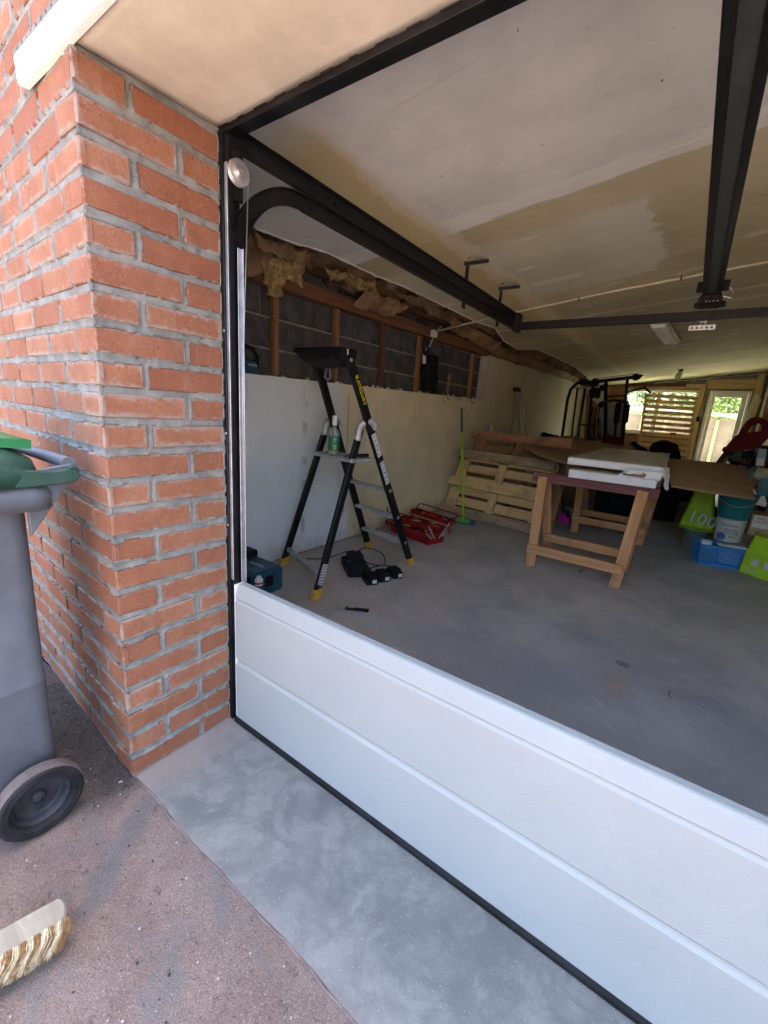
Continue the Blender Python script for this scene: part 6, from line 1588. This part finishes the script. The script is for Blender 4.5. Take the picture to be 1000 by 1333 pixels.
# paint bucket
pbk = thing('paint_bucket', (1.62, 3.98, 0.2), 'white paint bucket with a printed label standing on the blue basket', 'bucket')
c0 = Vector((1.625, 3.970, 0.225)); M['label_paper'] = plain('paint_label', (0.55, 0.56, 0.50), 0.6, 0, 0.08, 20, 0.02)
b = MB(); b.lathe(c0, ((0, 0), (0.092, 0), (0.095, 0.01), (0.108, 0.19), (0.112, 0.195), (0.108, 0.20), (0, 0.20)), (0, 0, 1), 28); b.build('bucket', M['label_paper'], pbk)
tocam = (Vector((1.19, -0.81, 0))-Vector((c0.x, c0.y, 0))).normalized(); sdv = Vector((-tocam.y, tocam.x, 0))
def face(u, z, r_=0.1035): 
    a = u/r_; return c0 + (tocam*math.cos(a)+sdv*math.sin(a))*(r_+z*0.065) + Vector((0, 0, z))
for u, z, txt, h_, mt in ((0.0, 0.155, 'Peinture', 0.034, 'print_blue'), (0.01, 0.110, 'MUR ET', 0.026, 'print_dark'), (0.01, 0.085, 'PLAFOND', 0.026, 'print_dark'), (0.03, 0.055, 'Blanc', 0.024, 'print_dark')):
    lettering(txt, face(u, z)+tocam*0.004, sdv, (0, 0, 1), h_, M[mt], pbk)
b = MB(); b.lathe(face(-0.045, 0.045)+tocam*0.001, ((0, 0), (0.030, 0), (0.030, 0.003), (0, 0.003)), tocam, 16); b.build('emblem', M['print_blue'], pbk)
b = MB(); b.lathe(face(-0.058, 0.058)+tocam*0.004, ((0, 0), (0.018, 0), (0.018, 0.003), (0, 0.003)), tocam, 14); b.build('emblem', M['teal'], pbk)
# teal bucket upside behind / above
tbk = thing('teal_bucket', (1.66, 4.0, 0.45), 'dark teal bucket stacked on the paint bucket under the brown sheet', 'bucket')
c1 = c0+Vector((0.0, 0.02, 0.203)); b = MB(); b.lathe(c1, ((0, 0), (0.105, 0), (0.11, 0.01), (0.140, 0.20), (0.146, 0.205), (0.146, 0.225), (0.138, 0.225), (0.105, 0.02)), (0, 0, 1), 28); b.build('bucket', M['teal'], tbk)
b = MB(); b.tube(smooth([c1+Vector((-0.145, 0, 0.20)), c1+Vector((-0.10, -0.12, 0.15)), c1+Vector((0, -0.16, 0.12)), c1+Vector((0.10, -0.12, 0.15)), c1+Vector((0.145, 0, 0.20))], 5), 0.003, 6); b.build('handle', M['galv'], tbk)
# big lime shopping bag at the right edge
sg = thing('shopping_bag', (1.95, 3.6, 0), 'tall lime green reusable shopping bag standing at the right edge', 'bag', 'lime green shopping bags')
def bagface(u, v, y=3.62): return None
q = [Vector((1.734, 3.836, 0.000)), Vector((1.944, 3.715, 0.000)), Vector((2.17, 3.62, 0.0))]
fl_ = Vector((1.743, 3.820, 0.000)); fr_ = fl_ + (Vector((1.930, 3.680, 0.000))-fl_).normalized()*0.40
tl_ = fl_ + Vector((0.055, 0.05, 0.335)); tr_2 = fr_ + Vector((0.03, 0.05, 0.335))
bkv = Vector((0.03, 0.20, 0))
b = MB(); b.loft([[fl_, fr_, fr_+bkv, fl_+bkv], [fl_.lerp(tl_, .5)+Vector((-.01, -.012, 0)), fr_.lerp(tr_2, .5)+Vector((.01, -.012, 0)), fr_.lerp(tr_2, .5)+bkv, fl_.lerp(tl_, .5)+bkv], [tl_, tr_2, tr_2+bkv, tl_+bkv]], smooth=False); b.build('bag', M['lime'], sg)
b = MB()
for a, c in ((fl_, tl_), (tl_, tr_2), (fl_, fr_), (tl_, tl_+bkv)): b.tube([a, a.lerp(c, .5)+(Vector((-.01, -.012, 0)) if a is fl_ and c is tl_ else Vector((0, -.004, 0))), c], 0.006, 6)
b.build('piping', M['lime_dark'], sg)
fx = (fr_-fl_).normalized(); fz = (tl_-fl_).normalized(); fnn = fx.cross(fz).normalized()
if fnn.y > 0: fnn = -fnn
for s in (0.095, 0.185):
    b = MB(); cpt = fl_+fx*s+fz*0.115+fnn*0.016; b.box(cpt, (0.050, 0.002, 0.055), Matrix((fx, -fnn, fz)).transposed()); b.build('print', M['print_white'], sg)
lettering('Envie', fl_+fx*0.10+fz*0.045+fnn*0.012, fx, fz, 0.045, M['print_white'], sg)
# cardboard box with red print
cbx = thing('cardboard_box', (1.95, 3.9, 0.36), 'white-fronted cardboard box with red print on top of the lime bag', 'box')
k0 = Vector((1.752, 4.000, 0.298)); b = MB(); b.box2((k0.x, 4.0, k0.z), (2.19, 4.25, k0.z+0.19), 0.006); b.build('box', M['card_box'], cbx)
b = MB(); b.box2((k0.x+0.015, 3.994, k0.z+0.075), (2.19, 3.999, k0.z+0.185)); pf = b.build('label', M['label_paper'], cbx)
lettering('SPÉCIAL', (k0.x+0.10, 3.992, k0.z+0.155), (1, 0, 0), (0, 0, 1), 0.034, M['print_red'], cbx); lettering('PROMO', (k0.x+0.085, 3.992, k0.z+0.125), (1, 0, 0), (0, 0, 1), 0.030, M['print_red'], cbx)
b = MB(); b.sheet((1.702, 3.950, 0.588), (1.820, 3.950, 0.583), (1.800, 4.000, 0.653), (1.720, 4.000, 0.646), 8, 6, 0.03, 0.03, 14, ragged=.01); tag(b.build('plastic_wrap', M['white']), 'crumpled white plastic on top of the cardboard box', 'plastic')
# shelf carrying the upper clutter
shf = thing('shelf_unit', (2.05, 4.9, 0), 'dark shelf unit against the right wall holding the upper clutter', 'shelf')
for z in (0.60, 0.30): board('shelf', (2.02, 4.12, z), (2.02, 6.4, z), 0.36, 0.02, M['stud_dark'], shf)
for y in (4.15, 6.35):
    for x in (1.86, 2.18): board('post', (x, y, 0), (x, y, 1.15), 0.035, 0.035, M['stud_dark'], shf, up=(0, 1, 0))
# teal basket upper right
tbq = thing('basket', (2.1, 4.35, 0.6), 'dark teal basket with holes at the right edge on the shelf', 'basket')
k1 = Vector((1.779, 4.300, 0.619)); Hb = 0.17
b = MB(); perf(Vector((k1.x, 4.25, k1.z)), Vector((1, 0, 0)), 0.21, b); b.build('front', M['teal'], tbq)
b = MB(); b.box2((k1.x+0.004, 4.262, k1.z), (k1.x+0.21, 4.45, k1.z+0.15), 0.01); b.build('inner', M['teal'], tbq)
# orange thing, plastic bags
b = MB(); b.sheet((1.669, 4.200, 0.690), (1.736, 4.200, 0.680), (1.716, 4.250, 0.742), (1.673, 4.250, 0.743), 6, 6, 0.05, 0.02, 15); tag(b.build('orange_bag', M['orange']), 'small bright orange bag beside the teal basket', 'bag')
b = MB(); b.sheet((1.585, 4.500, 0.811), (1.763, 4.300, 0.723), (1.763, 4.600, 0.828), (1.632, 4.700, 0.848), 14, 10, 0.05, 0.06, 12, ragged=.02); tag(b.build('clear_bag', M['milky']), 'crumpled clear plastic bags above the right brown sheet', 'bag')
b = MB(); b.sheet((1.739, 4.400, 0.803), (1.845, 4.400, 0.812), (1.841, 4.500, 0.882), (1.757, 4.500, 0.864), 10, 6, 0.08, 0.04, 12); tag(b.build('cream_bag', M['cream']), 'folded cream bag lying on the teal basket', 'bag')
# black bag with red letters
mb_ = thing('black_bag', (1.95, 4.8, 0.8), 'black bag with dull red lettering high in the right clutter', 'bag')
b = MB(); b.sheet((1.582, 4.800, 0.796), (1.774, 4.800, 0.806), (1.734, 4.850, 0.992), (1.557, 4.850, 0.987), 12, 10, 0.16, 0.03, 8); b.build('bag', M['pad'], mb_)
M['dull_red'] = plain('dull_red_print', (0.22, 0.05, 0.045), 0.6, 0, 0.05, 9, 0.0)
lettering('mac', Vector((1.653, 4.740, 0.903)), (1, 0, -0.05), (0, 0, 1), 0.085, M['dull_red'], mb_); lettering('2021', Vector((1.673, 4.740, 0.836)), (1, 0, -0.05), (0, 0, 1), 0.05, M['dull_red'], mb_)
b = MB(); b.sheet((1.536, 4.750, 0.911), (1.641, 4.750, 0.939), (1.626, 4.800, 1.028), (1.537, 4.800, 1.011), 10, 8, 0.1, 0.05, 9); tag(b.build('green_cloth', M['green_dark']), 'crumpled dark green bag left of the black bag with red letters', 'bag')
wb = thing('carton', (2.05, 4.7, 0.85), 'white and pale blue carton leaning right of the black lettered bag', 'carton')
b = MB(); M['pale_blue'] = plain('pale_blue_carton', (0.28, 0.42, 0.52), 0.5, 0, 0.1, 9, 0.02)
b.prism([(1.762, 4.720, 0.857), (1.824, 4.720, 0.865), (1.812, 4.720, 1.028), (1.749, 4.720, 1.028)], (0, 0.09, 0), 0.004); b.build('carton', M['pale_blue'], wb)
b = MB(); b.prism([(1.762, 4.710, 0.865), (1.816, 4.710, 0.872), (1.810, 4.710, 0.939), (1.755, 4.710, 0.940)], (0, 0.008, 0)); b.build('print', M['print_white'], wb)
# red plastic hedge-trimmer body
rt_ = thing('hedge_trimmer', (1.95, 4.6, 0.95), 'dark red garden power tool with a loop handle on top of the right clutter', 'garden tool')
b = MB()
b.loft([[(1.480, 4.500, 1.007), (1.552, 4.500, 0.970), (1.733, 4.500, 1.056), (1.776, 4.500, 1.138), (1.771, 4.500, 1.208), (1.576, 4.500, 1.163), (1.531, 4.500, 1.130)], [tuple(Vector(p)+Vector((0, 0.10, 0))) for p in ((1.480, 4.500, 1.007), (1.552, 4.500, 0.970), (1.733, 4.500, 1.056), (1.776, 4.500, 1.138), (1.771, 4.500, 1.208), (1.576, 4.500, 1.163), (1.531, 4.500, 1.130))]], smooth=False); b.build('housing', M['red_dark'], rt_)
b = MB(); b.tube(smooth([Vector((1.580, 4.520, 1.148)), Vector((1.599, 4.520, 1.222)), Vector((1.626, 4.520, 1.281)), Vector((1.674, 4.520, 1.291)), Vector((1.737, 4.520, 1.254)), Vector((1.767, 4.520, 1.165))], 5), 0.028, 8); b.tube([(1.727, 4.520, 1.147), (1.727, 4.520, 1.274)], 0.018, 8); b.build('loop_handle', M['red_dark'], rt_)
b = MB(); b.tube([(1.535, 4.550, 0.981), (1.481, 4.500, 1.000), (1.462, 4.500, 1.005)], [0.03, 0.028, 0.016], 8); b.build('nose', M['red_dark'], rt_)
for i, (a, c, w_, mt, lb) in enumerate((((1.477, 5.200, 0.786), (1.545, 5.000, 0.997), 0.05, 'stud_dark', 'dark flat bar slanting in front of the back door below the red tool'), ((1.539, 5.300, 0.805), (1.572, 5.100, 0.955), 0.03, 'pallet_new', 'short pale stick beside the dark slanting bar'), ((1.889, 9.500, 0.865), (2.059, 10.200, 1.888), 0.07, 'grey_alu', 'long grey plank leaning against the corner post by the back door'), ((1.946, 9.000, 0.957), (2.085, 9.800, 1.795), 0.05, 'timber_lintel', 'pale plank leaning right of the long grey plank'))):
    o_ = board('leaning_plank', a, c, w_, 0.03, M[mt], None, up=(0, 1, 0)); tag(o_, lb, 'plank')
# darker stored mass along the right wall so the pile has depth
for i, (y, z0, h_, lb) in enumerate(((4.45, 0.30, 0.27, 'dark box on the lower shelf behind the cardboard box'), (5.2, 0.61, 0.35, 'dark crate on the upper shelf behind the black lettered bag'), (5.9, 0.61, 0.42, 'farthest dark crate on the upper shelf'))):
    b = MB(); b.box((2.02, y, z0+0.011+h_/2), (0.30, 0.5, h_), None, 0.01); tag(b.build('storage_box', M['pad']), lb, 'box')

# ---------------------------------------------------------------- clean up helper properties
for o in bpy.data.objects:
    if '_o' in o: del o['_o']
